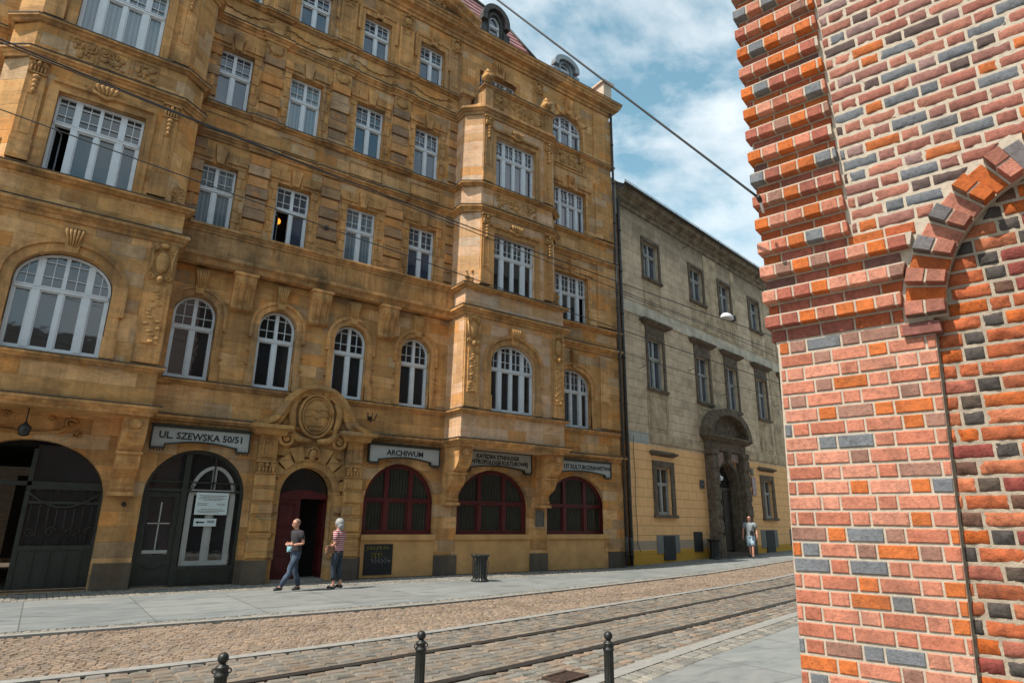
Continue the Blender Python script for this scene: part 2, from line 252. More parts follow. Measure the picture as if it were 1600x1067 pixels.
# ------------------------------------------------------------ mesh builder
class MB:
    def __init__(s): s.v = []; s.f = []; s.mi = []; s.col = None; s.uv = None; s.sm = []
    def add(s, vs, fs, mi=0, sm=False):
        n = len(s.v); s.v += [tuple(q) for q in vs]
        for f in fs: s.f.append(tuple(n + i for i in f)); s.mi.append(mi); s.sm.append(sm)
    def box(s, x0, x1, y0, y1, z0, z1, mi=0):
        s.add([(x0, y0, z0), (x1, y0, z0), (x1, y1, z0), (x0, y1, z0), (x0, y0, z1), (x1, y0, z1), (x1, y1, z1), (x0, y1, z1)],
              [(0, 3, 2, 1), (4, 5, 6, 7), (0, 1, 5, 4), (1, 2, 6, 5), (2, 3, 7, 6), (3, 0, 4, 7)], mi)
    def frus(s, x0, x1, y0, y1, z0, z1, ins, mi=0):   # block whose front (-y) face is inset: pillowed stone
        i = ins
        s.add([(x0, y1, z0), (x1, y1, z0), (x1, y1, z1), (x0, y1, z1), (x0, y0 + i, z0), (x1, y0 + i, z0), (x1, y0 + i, z1), (x0, y0 + i, z1),
               (x0 + i, y0, z0 + i), (x1 - i, y0, z0 + i), (x1 - i, y0, z1 - i), (x0 + i, y0, z1 - i)],
              [(8, 9, 10, 11), (4, 5, 9, 8), (5, 6, 10, 9), (6, 7, 11, 10), (7, 4, 8, 11), (0, 1, 5, 4), (1, 2, 6, 5), (2, 3, 7, 6), (3, 0, 4, 7)], mi)
    def prism(s, poly, y0, y1, mi=0, back=False):      # polygon (x,z) anticlockwise seen from the front (-y), extruded y0 (front) to y1
        n = len(poly); vs = [(x, y0, z) for x, z in poly] + [(x, y1, z) for x, z in poly]
        tr = tessellate_polygon([[Vector((x, z, 0)) for x, z in poly]])
        fs = []
        for t in tr:
            a, b, c = (poly[i] for i in t)
            if (b[0] - a[0]) * (c[1] - a[1]) - (b[1] - a[1]) * (c[0] - a[0]) < 0: t = t[::-1]
            fs.append(tuple(t));
            if back: fs.append(tuple(i + n for i in t[::-1]))
        ar = sum(poly[i][0] * poly[(i + 1) % n][1] - poly[(i + 1) % n][0] * poly[i][1] for i in range(n))
        for i in range(n):
            j = (i + 1) % n
            fs.append((j, i, i + n, j + n) if ar > 0 else (i, j, j + n, i + n))
        s.add(vs, fs, mi)
    def ring(s, inn, out, y0, y1, mi=0, closed=False):  # band between two outlines with the same point count
        n = len(inn); vs = []
        for p, y in ((inn, y0), (out, y0), (inn, y1), (out, y1)): vs += [(x, y, z) for x, z in p]
        fs = []
        for i in range(n if closed else n - 1):
            j = (i + 1) % n
            fs += [(i, j, n + j, n + i), (i, 2 * n + i, 2 * n + j, j), (n + i, n + j, 3 * n + j, 3 * n + i)]
        if not closed: fs += [(0, n, 3 * n, 2 * n), (n - 1, 3 * n - 1, 4 * n - 1, 2 * n - 1)]
        s.add(vs, fs, mi)
    def tube(s, pts, r, seg=6, mi=0, cap=True, sm=True):
        pts = [Vector(p) for p in pts]; n = len(pts); vs = []; fs = []
        if not isinstance(r, (list, tuple)): r = [r] * n
        prev = None
        for i, p in enumerate(pts):
            d = (pts[min(i + 1, n - 1)] - pts[max(i - 1, 0)]).normalized()
            a = Vector((0, 0, 1)) if abs(d.z) < .9 else Vector((1, 0, 0))
            if prev is None: u = d.cross(a).normalized()
            else:
                u = (prev - d * prev.dot(d)); u = u.normalized() if u.length > 1e-6 else d.cross(a).normalized()
            prev = u; q = d.cross(u)
            for k in range(seg):
                t = 2 * PI * k / seg; vs.append(p + (u * math.cos(t) + q * math.sin(t)) * r[i])
        for i in range(n - 1):
            for k in range(seg):
                a = i * seg + k; b = i * seg + (k + 1) % seg; fs.append((a, b, b + seg, a + seg))
        if cap: fs += [tuple(range(seg))[::-1], tuple(range((n - 1) * seg, n * seg))]
        s.add(vs, fs, mi, sm)
    def ball(s, c, r, seg=8, rings=6, mi=0):
        c = Vector(c); r = Vector(r) if isinstance(r, (tuple, list, Vector)) else Vector((r, r, r)); vs = []; fs = []
        for i in range(rings + 1):
            ph = PI * i / rings
            for k in range(seg):
                t = 2 * PI * k / seg; vs.append((c.x + r.x * math.sin(ph) * math.cos(t), c.y + r.y * math.sin(ph) * math.sin(t), c.z + r.z * math.cos(ph)))
        for i in range(rings):
            for k in range(seg):
                a = i * seg + k; b = i * seg + (k + 1) % seg; fs.append((a, a + seg, b + seg, b))
        s.add(vs, fs, mi, True)
    def lathe(s, prof, c=(0, 0, 0), seg=24, mi=0, flute=0, nfl=12, sm=True):
        vs = []; fs = []; n = len(prof)
        for r, z in prof:
            for k in range(seg):
                t = 2 * PI * k / seg; q = r * (1 + flute * math.cos(nfl * t)); vs.append((c[0] + q * math.cos(t), c[1] + q * math.sin(t), c[2] + z))
        for i in range(n - 1):
            for k in range(seg):
                a = i * seg + k; b = i * seg + (k + 1) % seg; fs.append((a, b, b + seg, a + seg))
        fs += [tuple(range(seg))[::-1], tuple(range((n - 1) * seg, n * seg))]
        s.add(vs, fs, mi, sm)
    def sweep(s, prof, path, mi=0, caps=True):   # prof: (outward, z) listed bottom to top; path in plan, outward on its right
        P = [Vector(p) for p in path]; n = len(P); m = len(prof); N = []
        for i in range(n):
            ns = []
            if i > 0: d = (P[i] - P[i - 1]).normalized(); ns.append(Vector((d.y, -d.x)))
            if i < n - 1: d = (P[i + 1] - P[i]).normalized(); ns.append(Vector((d.y, -d.x)))
            N.append(ns[0] if len(ns) == 1 else (ns[0] + ns[1]) / (1 + ns[0].dot(ns[1])))
        vs = [(P[i].x + N[i].x * o, P[i].y + N[i].y * o, z) for i in range(n) for o, z in prof]
        fs = [(i * m + j, (i + 1) * m + j, (i + 1) * m + j + 1, i * m + j + 1) for i in range(n - 1) for j in range(m - 1)]
        if caps: fs += [tuple(range(m))[::-1], tuple(range((n - 1) * m, n * m))]
        s.add(vs, fs, mi)
    def mesh(s, name, mats):
        me = bpy.data.meshes.new(name); me.from_pydata(s.v, [], s.f); me.validate(clean_customdata=False) if False else None
        for m in (mats if isinstance(mats, (list, tuple)) else [mats]): me.materials.append(m)
        for p, a, b in zip(me.polygons, s.mi, s.sm): p.material_index = a; p.use_smooth = b
        if s.col:
            ca = me.color_attributes.new('Col', 'FLOAT_COLOR', 'CORNER'); i = 0
            for p, c in zip(me.polygons, s.col):
                for _ in p.loop_indices: ca.data[i].color = (*c, 1); i += 1
        if s.uv:
            ul = me.uv_layers.new(name='UVMap')
            for l in me.loops: ul.data[l.index].uv = s.uv[l.vertex_index]
        me.update(); return me
    def build(s, name, mats, parent=None, loc=None):
        return link(name, s.mesh(name, mats), parent, loc)
def link(name, me, parent=None, loc=None):
    o = bpy.data.objects.new(name, me); COL.objects.link(o)
    if parent: o.parent = parent
    if loc: o.location = loc
    return o
def tag(o, label=None, cat=None, group=None, kind=None):
    for k, v in (('label', label), ('category', cat), ('group', group), ('kind', kind)):
        if v: o[k] = v
    return o
def empty(name, loc, rz=0, **k):
    o = bpy.data.objects.new(name, None); COL.objects.link(o); o.location = loc; o.rotation_euler = (0, 0, rz); o.empty_display_size = .2
    return tag(o, **k)
def copy_tree(o, parent=None):
    c = o.copy(); COL.objects.link(c); c.parent = parent
    for ch in list(o.children): copy_tree(ch, c)
    return c
def arch(cx, hw, z0, zs, zt, n=18):            # anticlockwise seen from the front
    p = [(cx - hw, z0)] + [(cx - hw * math.cos(PI * i / n), zs + (zt - zs) * math.sin(PI * i / n)) for i in range(n + 1)] + [(cx + hw, z0)]
    return p
def rect(x0, x1, z0, z1): return [(x0, z0), (x0, z1), (x1, z1), (x1, z0)]
def wall(mb, outer, holes, y=0, depth=.3, mi=0, rmi=0):
    polys = [outer] + holes; flat = [p for q in polys for p in q]
    tr = tessellate_polygon([[Vector((x, z, 0)) for x, z in q] for q in polys])
    fs = []
    for t in tr:
        a, b, c = (flat[i] for i in t)
        ar = (b[0] - a[0]) * (c[1] - a[1]) - (b[1] - a[1]) * (c[0] - a[0])
        if abs(ar) < 1e-9: continue
        fs.append(tuple(t) if ar > 0 else tuple(t[::-1]))
    mb.add([(x, y, z) for x, z in flat], fs, mi)
    for h in holes:
        n = len(h); mb.add([(x, y, z) for x, z in h] + [(x, y + depth, z) for x, z in h], [(i, (i + 1) % n, (i + 1) % n + n, i + n) for i in range(n)], rmi)
# ------------------------------------------------------------ windows
WC = {}
def window(parent, cx, z0, y, hw, H, zt, kind=2, arched=None, fm='white', gm='glass', ft=.06, bars=True, name='window', label=None, opening=None):
    """zt = transom height and arched = spring height, both above the sill; the window stands at (cx, y, z0)."""
    key = (round(hw, 3), round(H, 3), round(zt, 3), kind, arched, fm, gm, bars, opening)
    if key not in WC:
        mb = MB(); zs = arched if arched is not None else H
        def top(x): return H if arched is None else zs + (H - zs) * math.sqrt(max(0, 1 - (x / hw) ** 2))
        def wid(z): return hw if z <= zs or arched is None else hw * math.sqrt(max(0, 1 - ((z - zs) / (H - zs)) ** 2))
        o = arch(0, hw, 0, zs, H, 16) if arched is not None else rect(-hw, hw, 0, H)
        i = arch(0, hw - ft, 0, zs, H - ft, 16) if arched is not None else [(-hw + ft, 0), (-hw + ft, H - ft), (hw - ft, H - ft), (hw - ft, 0)]
        mb.ring(i, o, -.05, .05); mb.box(-hw + ft, hw - ft, -.06, .05, 0, .075)
        thick, thin = (.15, .085) if kind == 4 else (.11, .11)
        if fm == 'red': thick = thin = .15
        mul = {1: [], 2: [(0, .10)], 3: [(-hw * .36, thick), (hw * .36, thick)], 4: [(-hw * .52, thick), (0, thin), (hw * .52, thick)], 5: [(-hw * .345, .14), (hw * .345, .14)]}[kind]
        ed = [-hw + ft] + [q for m_, t_ in mul for q in (m_ - t_ / 2, m_ + t_ / 2)] + [hw - ft]
        for m_, t_ in mul:
            tp = min(top(m_ - t_ / 2), top(m_ + t_ / 2)) - ft * .5
            mb.box(m_ - t_ / 2, m_ + t_ / 2, -.075 if t_ > .1 else -.062, .045, .075, zt - .05)
            mb.box(m_ - t_ / 2, m_ + t_ / 2, -.055, .045, zt + .05, tp)
        mb.box(-wid(zt) + ft * .5, wid(zt) - ft * .5, -.085, .045, zt - .05, zt + .05)
        mb.box(-wid(zt) + ft * .5, wid(zt) - ft * .5, -.10, -.08, zt + .015, zt + .045)
        for q in range(0, len(ed), 2):
            a, b = ed[q], ed[q + 1]; fr = .035 if fm == 'white' else .05
            if not (opening == 'left' and q == 0) and not (opening == 'right' and q == len(ed) - 2):
                for (p0, p1, r0, r1) in ((a, a + fr, .075, zt - .05), (b - fr, b, .075, zt - .05), (a + fr, b - fr, .075, .075 + fr * 1.3), (a + fr, b - fr, zt - .05 - fr, zt - .05)):
                    mb.box(p0, p1, -.04, .03, r0, r1)
            else:
                sg = 1
                hx = a + .02; ang = math.radians(62)
                for (d0, d1, r0, r1) in ((0, .05, .08, zt - .06), (b - a - .05, b - a, .08, zt - .06), (.05, b - a - .05, .08, .14), (.05, b - a - .05, zt - .12, zt - .06)):
                    p = [(hx + math.cos(ang) * d, .03 + math.sin(ang) * d) for d in (d0, d1)]
                    tx, ty = -math.sin(ang) * .04, math.cos(ang) * .04
                    vs = [(p[0][0], p[0][1], r0), (p[1][0], p[1][1], r0), (p[1][0] + tx, p[1][1] + ty, r0), (p[0][0] + tx, p[0][1] + ty, r0)]
                    vs += [(x_, y_, r1) for x_, y_, _ in vs]
                    mb.add(vs, [(0, 3, 2, 1), (4, 5, 6, 7), (0, 1, 5, 4), (1, 2, 6, 5), (2, 3, 7, 6), (3, 0, 4, 7)])
            if bars:
                hh = H - zt - .05; c_ = (a + b) / 2
                mb.box(c_ - .008, c_ + .008, -.03, .02, zt + .05, top(c_) - ft * .6)
                for fz in (.30, .72):
                    z_ = zt + .05 + hh * fz; wz = wid(z_) - ft * .5; aa, bb = max(a, -wz), min(b, wz)
                    if bb > aa + .02: mb.box(aa, c_ - .008, -.028, .018, z_ - .008, z_ + .008); mb.box(c_ + .008, bb, -.028, .018, z_ - .008, z_ + .008)
        g = MB(); gp = arch(0, hw - .02, .02, zs, H - .02, 16) if arched is not None else rect(-hw + .02, hw - .02, .02, H - .02)[::1]
        if opening:
            a, b = (ed[0], ed[1]) if opening == 'left' else (ed[-2], ed[-1])
            g.prism(rect(-hw + .02, hw - .02, zt, H - .02), .02, .03) if arched is None else None
            if opening == 'left': g.prism(rect(b, hw - .02, .02, zt), .02, .03)
            else: g.prism(rect(-hw + .02, a, .02, zt), .02, .03)
            k = MB(); 
            g.box(-hw, hw, .9, .92, 0, H, 1); g.box(-hw - .01, -hw, .02, .9, 0, H, 1); g.box(hw, hw + .01, .02, .9, 0, H, 1)
            ang = math.radians(62); d0, d1 = .05, b - a - .05; hx = a + .02
            g.add([(hx + math.cos(ang) * d0, .045 + math.sin(ang) * d0, .14), (hx + math.cos(ang) * d1, .045 + math.sin(ang) * d1, .14), (hx + math.cos(ang) * d1, .045 + math.sin(ang) * d1, zt - .12), (hx + math.cos(ang) * d0, .045 + math.sin(ang) * d0, zt - .12)], [(0, 1, 2, 3)])
        else: g.prism(gp[::-1] if arched is None else gp[::-1], .02, .03)
        WC[key] = (mb.mesh(name, M[fm]), g.mesh('pane', [M[gm], M['dark']]))
    a, b = WC[key]
    o = link(name, a, parent, (cx, y, z0)); p = link('pane', b, o)
    if label: o['label'] = label
    return o
# ------------------------------------------------------------ ornament
def spiral(mb, c, r, turns=1.4, a0=0, sgn=1, th=.03, y=0):
    pts = []; n = int(14 * turns)
    for i in range(n + 1):
        t = i / n; rr = r * (1 - .82 * t); a = a0 + sgn * turns * 2 * PI * t
        pts.append((c[0] + rr * math.cos(a), y - .015 * t, c[1] + rr * math.sin(a)))
    mb.tube(pts, [th * (1 - .45 * i / n) for i in range(n + 1)], 5); mb.ball((c[0], y - .01, c[1]), th * 1.2, 6, 4)
def foliage(mb, x0, x1, z0, z1, y, n=10, seed=0, s=.06):
    r = random.Random(seed)
    for i in range(n):
        x = r.uniform(x0, x1); z = r.uniform(z0, z1); sc_ = s * r.uniform(.6, 1.3)
        if r.random() < .45: spiral(mb, (x, z), sc_ * 1.3, 1.2, r.uniform(0, 6), r.choice((-1, 1)), sc_ * .32, y)
        else: mb.ball((x, y, z), (sc_ * r.uniform(.5, 1.2), sc_ * .5, sc_ * r.uniform(.5, 1.2)), 6, 4)
def capital(mb, cx, y, z0, w, h):
    mb.box(cx - w / 2 - .04, cx + w / 2 + .04, y - .09, y + .05, z0 + h * .9, z0 + h); mb.box(cx - w / 2 - .02, cx + w / 2 + .02, y - .05, y + .05, z0, z0 + h * .08)
    for s in (-1, 1): spiral(mb, (cx + s * w * .36, z0 + h * .68), w * .17, 1.5, PI / 2, s, w * .055, y - .05)
    for k in range(5):
        x = cx + (k - 2) * w * .19; mb.ball((x, y - .03, z0 + h * .33), (w * .08, .05, h * .26), 6, 5)
    mb.ball((cx, y - .06, z0 + h * .68), (w * .13, .06, h * .17), 7, 5)
def keyst(mb, cx, y, z0, z1, w0, w1, out=.16, shell=True):
    mb.prism([(cx - w0 / 2, z0), (cx + w0 / 2, z0), (cx + w1 / 2, z1), (cx - w1 / 2, z1)], y - out, y + .02)
    if shell:
        for k in range(5):
            x = cx + (k - 2) * w1 * .2; mb.tube([(x * .5 + cx * .5, y - out, z0 + (z1 - z0) * .25), (x, y - out - .05, z1 - .12), (x, y - out + .01, z1 - .02)], [.02, .045, .03], 5)
def cartouche(mb, cx, y, z0, z1, w):
    h = z1 - z0; zc = z0 + h * .55
    mb.ball((cx, y, zc), (w * .3, .09, h * .26), 10, 7)
    for s in (-1, 1):
        spiral(mb, (cx + s * w * .33, z1 - h * .14), w * .15, 1.4, -PI / 2, s, w * .05, y - .04)
        spiral(mb, (cx + s * w * .3, z0 + h * .2), w * .14, 1.4, PI / 2, -s, w * .05, y - .04)
        mb.tube([(cx + s * w * .42, y - .03, z0 + h * .3), (cx + s * w * .38, y - .05, zc), (cx + s * w * .44, y - .03, z1 - h * .2)], w * .045, 5)
    mb.ball((cx, y - .06, z0 + h * .14), (w * .13, .07, h * .08), 8, 6); mb.ball((cx, y - .05, z1 - h * .07), (w * .2, .06, h * .06), 8, 5)
def panel(mb, x0, x1, z0, z1, y, t=.03, o=.035):
    mb.ring([(x0 + t, z0 + t), (x0 + t, z1 - t), (x1 - t, z1 - t), (x1 - t, z0 + t)], [(x0, z0), (x0, z1), (x1, z1), (x1, z0)], y - o, y + .01, 0, True)
#PART2
# ------------------------------------------------------------ sandstone building (wall plane y=0, street towards -y)
D = 18.988
B1 = empty('sandstone_building', (0, D, 0), label='ochre sandstone apartment building with two projecting bays, carved portal and white windows', cat='building')
COLX = [2.56, 4.86, 7.20, 9.56]; PIERS = [3.71, 6.03, 8.38]
XL, XR = -9.0, 19.42; PB = 1.1
BAYS = [(-.5, -.53), (13.09, 12.96)]       # plan centre, window centre
# openings in the main wall
holes = []
GATE = arch(-.46, 1.63, 0, 2.15, 3.5, 20); holes.append(GATE)
SHOP = arch(3.25, 1.24, 0, 2.3, 3.5, 20); holes.append(SHOP)
DOOR = arch(6.22, .79, 0, 2.4, 3.2, 18); holes.append(DOOR)
REDS = [(9.31, 1.27), (12.99, 1.56), (16.95, 1.56)]
for cx, hw in REDS: holes.append(arch(cx, hw, 1.27, 2.25, 3.5, 20))
for cx in COLX: holes.append(arch(cx, .565, 5.40, 7.30, 7.85, 16))
for z0, z1 in ((9.93, 12.1), (14.13, 16.25), (18.32, 20.1)):
    for cx in COLX: holes.append(rect(cx - .545, cx + .545, z0, z1)[::-1])
SX = 16.8
holes.append(arch(SX + .02, .97, 5.40, 7.15, 7.83, 16))
for z0, z1 in ((9.75, 12.05), (14.07, 16.2)): holes.append(rect(SX - .94, SX + .94, z0, z1)[::-1])
holes.append(arch(16.7, .92, 18.25, 19.25, 20.0, 14))
for cx in (-.5, 12.76): holes.append(rect(cx - .96, cx + .96, 18.3, 20.12)[::-1])
mb = MB(); wall(mb, [(XL, 0), (XR, 0), (XR, 21.7), (XL, 21.7)], [h[::-1] for h in holes], 0, .34)
mb.add([(XR, 0, 0), (XR, 9, 0), (XR, 9, 21.7), (XR, 0, 21.7)], [(0, 1, 2, 3)])
mb.box(18.3, XR + .02, -.05, .01, .62, 3.15); mb.box(18.32, XR + .03, -.07, .01, 5.5, 8.6); mb.box(18.32, XR + .03, -.06, .01, 10.0, 12.85); mb.box(18.32, XR + .03, -.06, .01, 14.25, 17.0); mb.box(18.32, XR + .03, -.06, .01, 18.3, 20.8)
mb.build('wall', M['stone'], B1)
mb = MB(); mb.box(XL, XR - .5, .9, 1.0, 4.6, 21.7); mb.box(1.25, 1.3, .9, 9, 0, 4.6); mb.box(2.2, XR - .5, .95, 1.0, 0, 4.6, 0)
mb.box(-9, 1.3, .5, 9, 3.35, 3.5); mb.box(-2.2, -2.1, .5, 9, 0, 3.4); mb.box(-9.1, -9, .9, 13, 0, 12); mb.box(5, 5.1, 8, 13, 0, 12); mb.box(-9, 5, 8.9, 9, 3.4, 16); mb.box(1.3, 5, 8.9, 9, 0, 4); mb.build('inner_wall', M['dark'], B1)  # includes unseen courtyard side walls, added to keep direct sun out
mb = MB(); mb.box(-12, 5, 12, 12.3, 0, 12); mb.build('courtyard_wall', M['lbrick'], B1)
mb = MB(); mb.box(-1.0, -.3, 11.9, 12.02, .2, 3.2); mb.build('courtyard_door', M['dark'], B1)
# plinth stones and plaster aprons
for a, b in ((1.20, 2.02), (4.47, 4.68), (7.80, 8.05), (10.58, 11.45), (14.55, 15.39), (18.51, XR + .05), (-9, -2.1)): mb = MB(); mb.box(a, b, -.07 if b - a > .3 else -.05, .02, 0, .62); mb.build('plinth', M['plinth'], B1)
for cx, hw in REDS:
    mb = MB(); mb.box(cx - hw - .01, cx + hw + .01, -.03, .02, .02, 1.12); mb.build('apron', M['apron'], B1)
    mb = MB(); mb.box(cx - hw - .03, cx + hw + .03, -.09, .30, 1.12, 1.28); mb.build('sill', M['apron'], B1)
# cornices
def bumps(path_pts, x0, x1, d):
    out = []
    for c in PIERS:
        if x0 < c < x1: out += [(c - .36, 0), (c - .36, -d), (c + .36, -d), (c + .36, 0)]
    return out
def lower(d=0, p=PB):
    pts = [(XL, 0)]
    for i, (c, _) in enumerate(BAYS):
        pts += [(c - 2.27, 0), (c - 2.27, -p), (c + 2.27, -p), (c + 2.27, 0)]
        if i == 0 and d: pts += bumps(pts, 1.8, 10.8, d)
    return pts + [(XR, 0), (XR, .6)]
def upper(d=0, p=PB):
    pts = [(XL, 0)]
    for i, (c, _) in enumerate(BAYS):
        pts += [(c - 2.25, 0), (c - 2.25, -p + .4), (c - 1.72, -p), (c + 1.72, -p), (c + 2.25, -p + .4), (c + 2.25, 0)]
        if i == 0 and d: pts += bumps(pts, 1.8, 10.8, d)
    return pts + [(XR, 0), (XR, .6)]
def sill(z, o=.15): return [(0, z - .16), (o * .35, z - .14), (o * .55, z - .09), (o, z - .07), (o, z - .015), (o * .9, z), (-.02, z + .02)]
def corn(z, h, o): return [(0, z), (o * .25, z), (o * .3, z + h * .3), (o * .6, z + h * .42), (o * .7, z + h * .6), (o, z + h * .68), (o, z + h * .92), (o * .93, z + h), (-.02, z + h + .03)]
def cpart(name, prof, path, mat='trim'):
    mb = MB(); mb.sweep(prof, path); c = mb.build(name, M[mat], B1)
    o = max(q[0] for q in prof) + .012; z = max(q[1] for q in prof) - .02
    mb = MB(); mb.sweep([(-.02, z), (o - .02, z - .004), (o, z - .012), (o, z + .012), (-.02, z + .045)], path); mb.build('flashing', M['lead'], c); return c
cpart('cornice', corn(4.13, .24, .2), lower()); cpart('string_course', sill(5.38, .14), lower())
cpart('cornice', corn(8.72, .30, .20), lower()); cpart('string_course', sill(9.86, .2), lower())
cpart('string_course', corn(12.86, .24, .17), upper(.06)); cpart('string_course', sill(14.1, .16), upper(.06))
seg = [(1.75, 0)] + bumps(0, 1.8, 10.8, .06) + [(10.84, 0)]
cpart('string_course', corn(17.1, .26, .17), seg); cpart('string_course', sill(18.3, .16), seg)
cpart('string_course', sill(18.22, .16), [(15.34, 0), (XR, 0), (XR, .6)])
cpart('string_course', corn(17.1, .24, .15), [(XL, 0), (-2.75, 0)])
eave = [(0, 21.05), (.07, 21.06), (.09, 21.18), (.15, 21.2), (.18, 21.30), (.36, 21.36), (.40, 21.45), (.44, 21.48), (.44, 21.58), (.50, 21.62), (.50, 21.72), (-.3, 21.74)]
cpart('eaves_cornice', eave, [(XL, 0), (XR, 0), (XR, 1.5)])
# ledge over the arched windows, carried by consoles
mb = MB(); mb.box(1.79, 10.83, -.30, 0, 8.98, 9.70); mb.sweep([(0, 8.72), (.06, 8.74), (.10, 8.86), (.2, 8.92), (.2, 9.02), (0, 9.06)], [(1.79, -.26), (10.83, -.26)]); mb.sweep(sill(9.92, .12), [(1.79, -.32), (10.83, -.32)])
mb.box(1.79, 10.83, -.26, 0, 8.72, 8.98); mb.box(1.8, 10.8, -.33, 0, 9.69, 9.78); mb.build('balcony_ledge', M['trim'], B1)
def console(w, out, z0, z1, name='console', loc=None, mat='trim'):
    h = z1 - z0; mb = MB()
    side = [(0, 0), (-.10, .02 * h), (-.16, .12 * h), (-.12, .24 * h), (-.14, .34 * h), (-out * .62, .62 * h), (-out * .95, .78 * h), (-out, .88 * h), (-out, h), (0, h)]
    n = len(side); vs = [(-w / 2, y, z) for y, z in side] + [(w / 2, y, z) for y, z in side]
    mb.add(vs, [tuple(range(n)), tuple(range(n, 2 * n))[::-1]] + [(i, i + n, (i + 1) % n + n, (i + 1) % n) for i in range(n)])
    for k in (-1, 0, 1): mb.tube([(k * w * .28, y - .015, z) for y, z in side[2:8]], .028, 5)
    mb.box(-w / 2 - .04, w / 2 + .04, -out - .04, 0, h, h + .09); mb.tube([(-w / 2 - .01, -.13, .09 * h), (w / 2 + .01, -.13, .09 * h)], .075, 8)
    return mb.mesh(name, M[mat])
cm_ = console(.60, .34, 7.58, 8.62)
for c in PIERS: link('console', cm_, B1, (c, 0, 7.58))
# big consoles under the bays
def bigconsole():
    w = .52; mb = MB()
    side = [(0, 2.32), (-.20, 2.32), (-.24, 2.44), (-.18, 2.50), (-.20, 2.66), (-.30, 2.74), (-.52, 2.86), (-.62, 3.05), (-.60, 3.22), (-.66, 3.32), (-.86, 3.44), (-1.0, 3.62), (-1.04, 3.78), (-1.04, 4.13), (0, 4.13)]
    n = len(side); vs = [(-w / 2, y, z) for y, z in side] + [(w / 2, y, z) for y, z in side]
    tr = tessellate_polygon([[Vector((y, z, 0)) for y, z in side]])
    mb.add(vs, [tuple(t) for t in tr] + [tuple(i + n for i in t) for t in tr] + [(i, i + n, (i + 1) % n + n, (i + 1) % n) for i in range(n)])
    mb.box(-w / 2 - .03, w / 2 + .03, -.30, 0, 2.22, 2.32); mb.box(-w / 2 - .03, w / 2 + .03, -.68, -.1, 3.22, 3.29)
    mb.lathe([(.0, 0), (.15, 0), (.15, .05), (.11, .06), (.0, .06)], (0, 0, 0), 16)
    return mb
bc = bigconsole()
k = len(bc.v) - 16 * 5                      # the round boss belongs on the front of the top block
for i in range(k, len(bc.v)): x, y, z = bc.v[i]; bc.v[i] = (x, -1.03 - z, 3.93 + y * .8)
bcm = bc.mesh('bay_console', M['trim'])
for c, _ in BAYS:
    for s in (-1, 1): link('bay_console', bcm, B1, (c + s * (2.27 - .27), 0, 0))
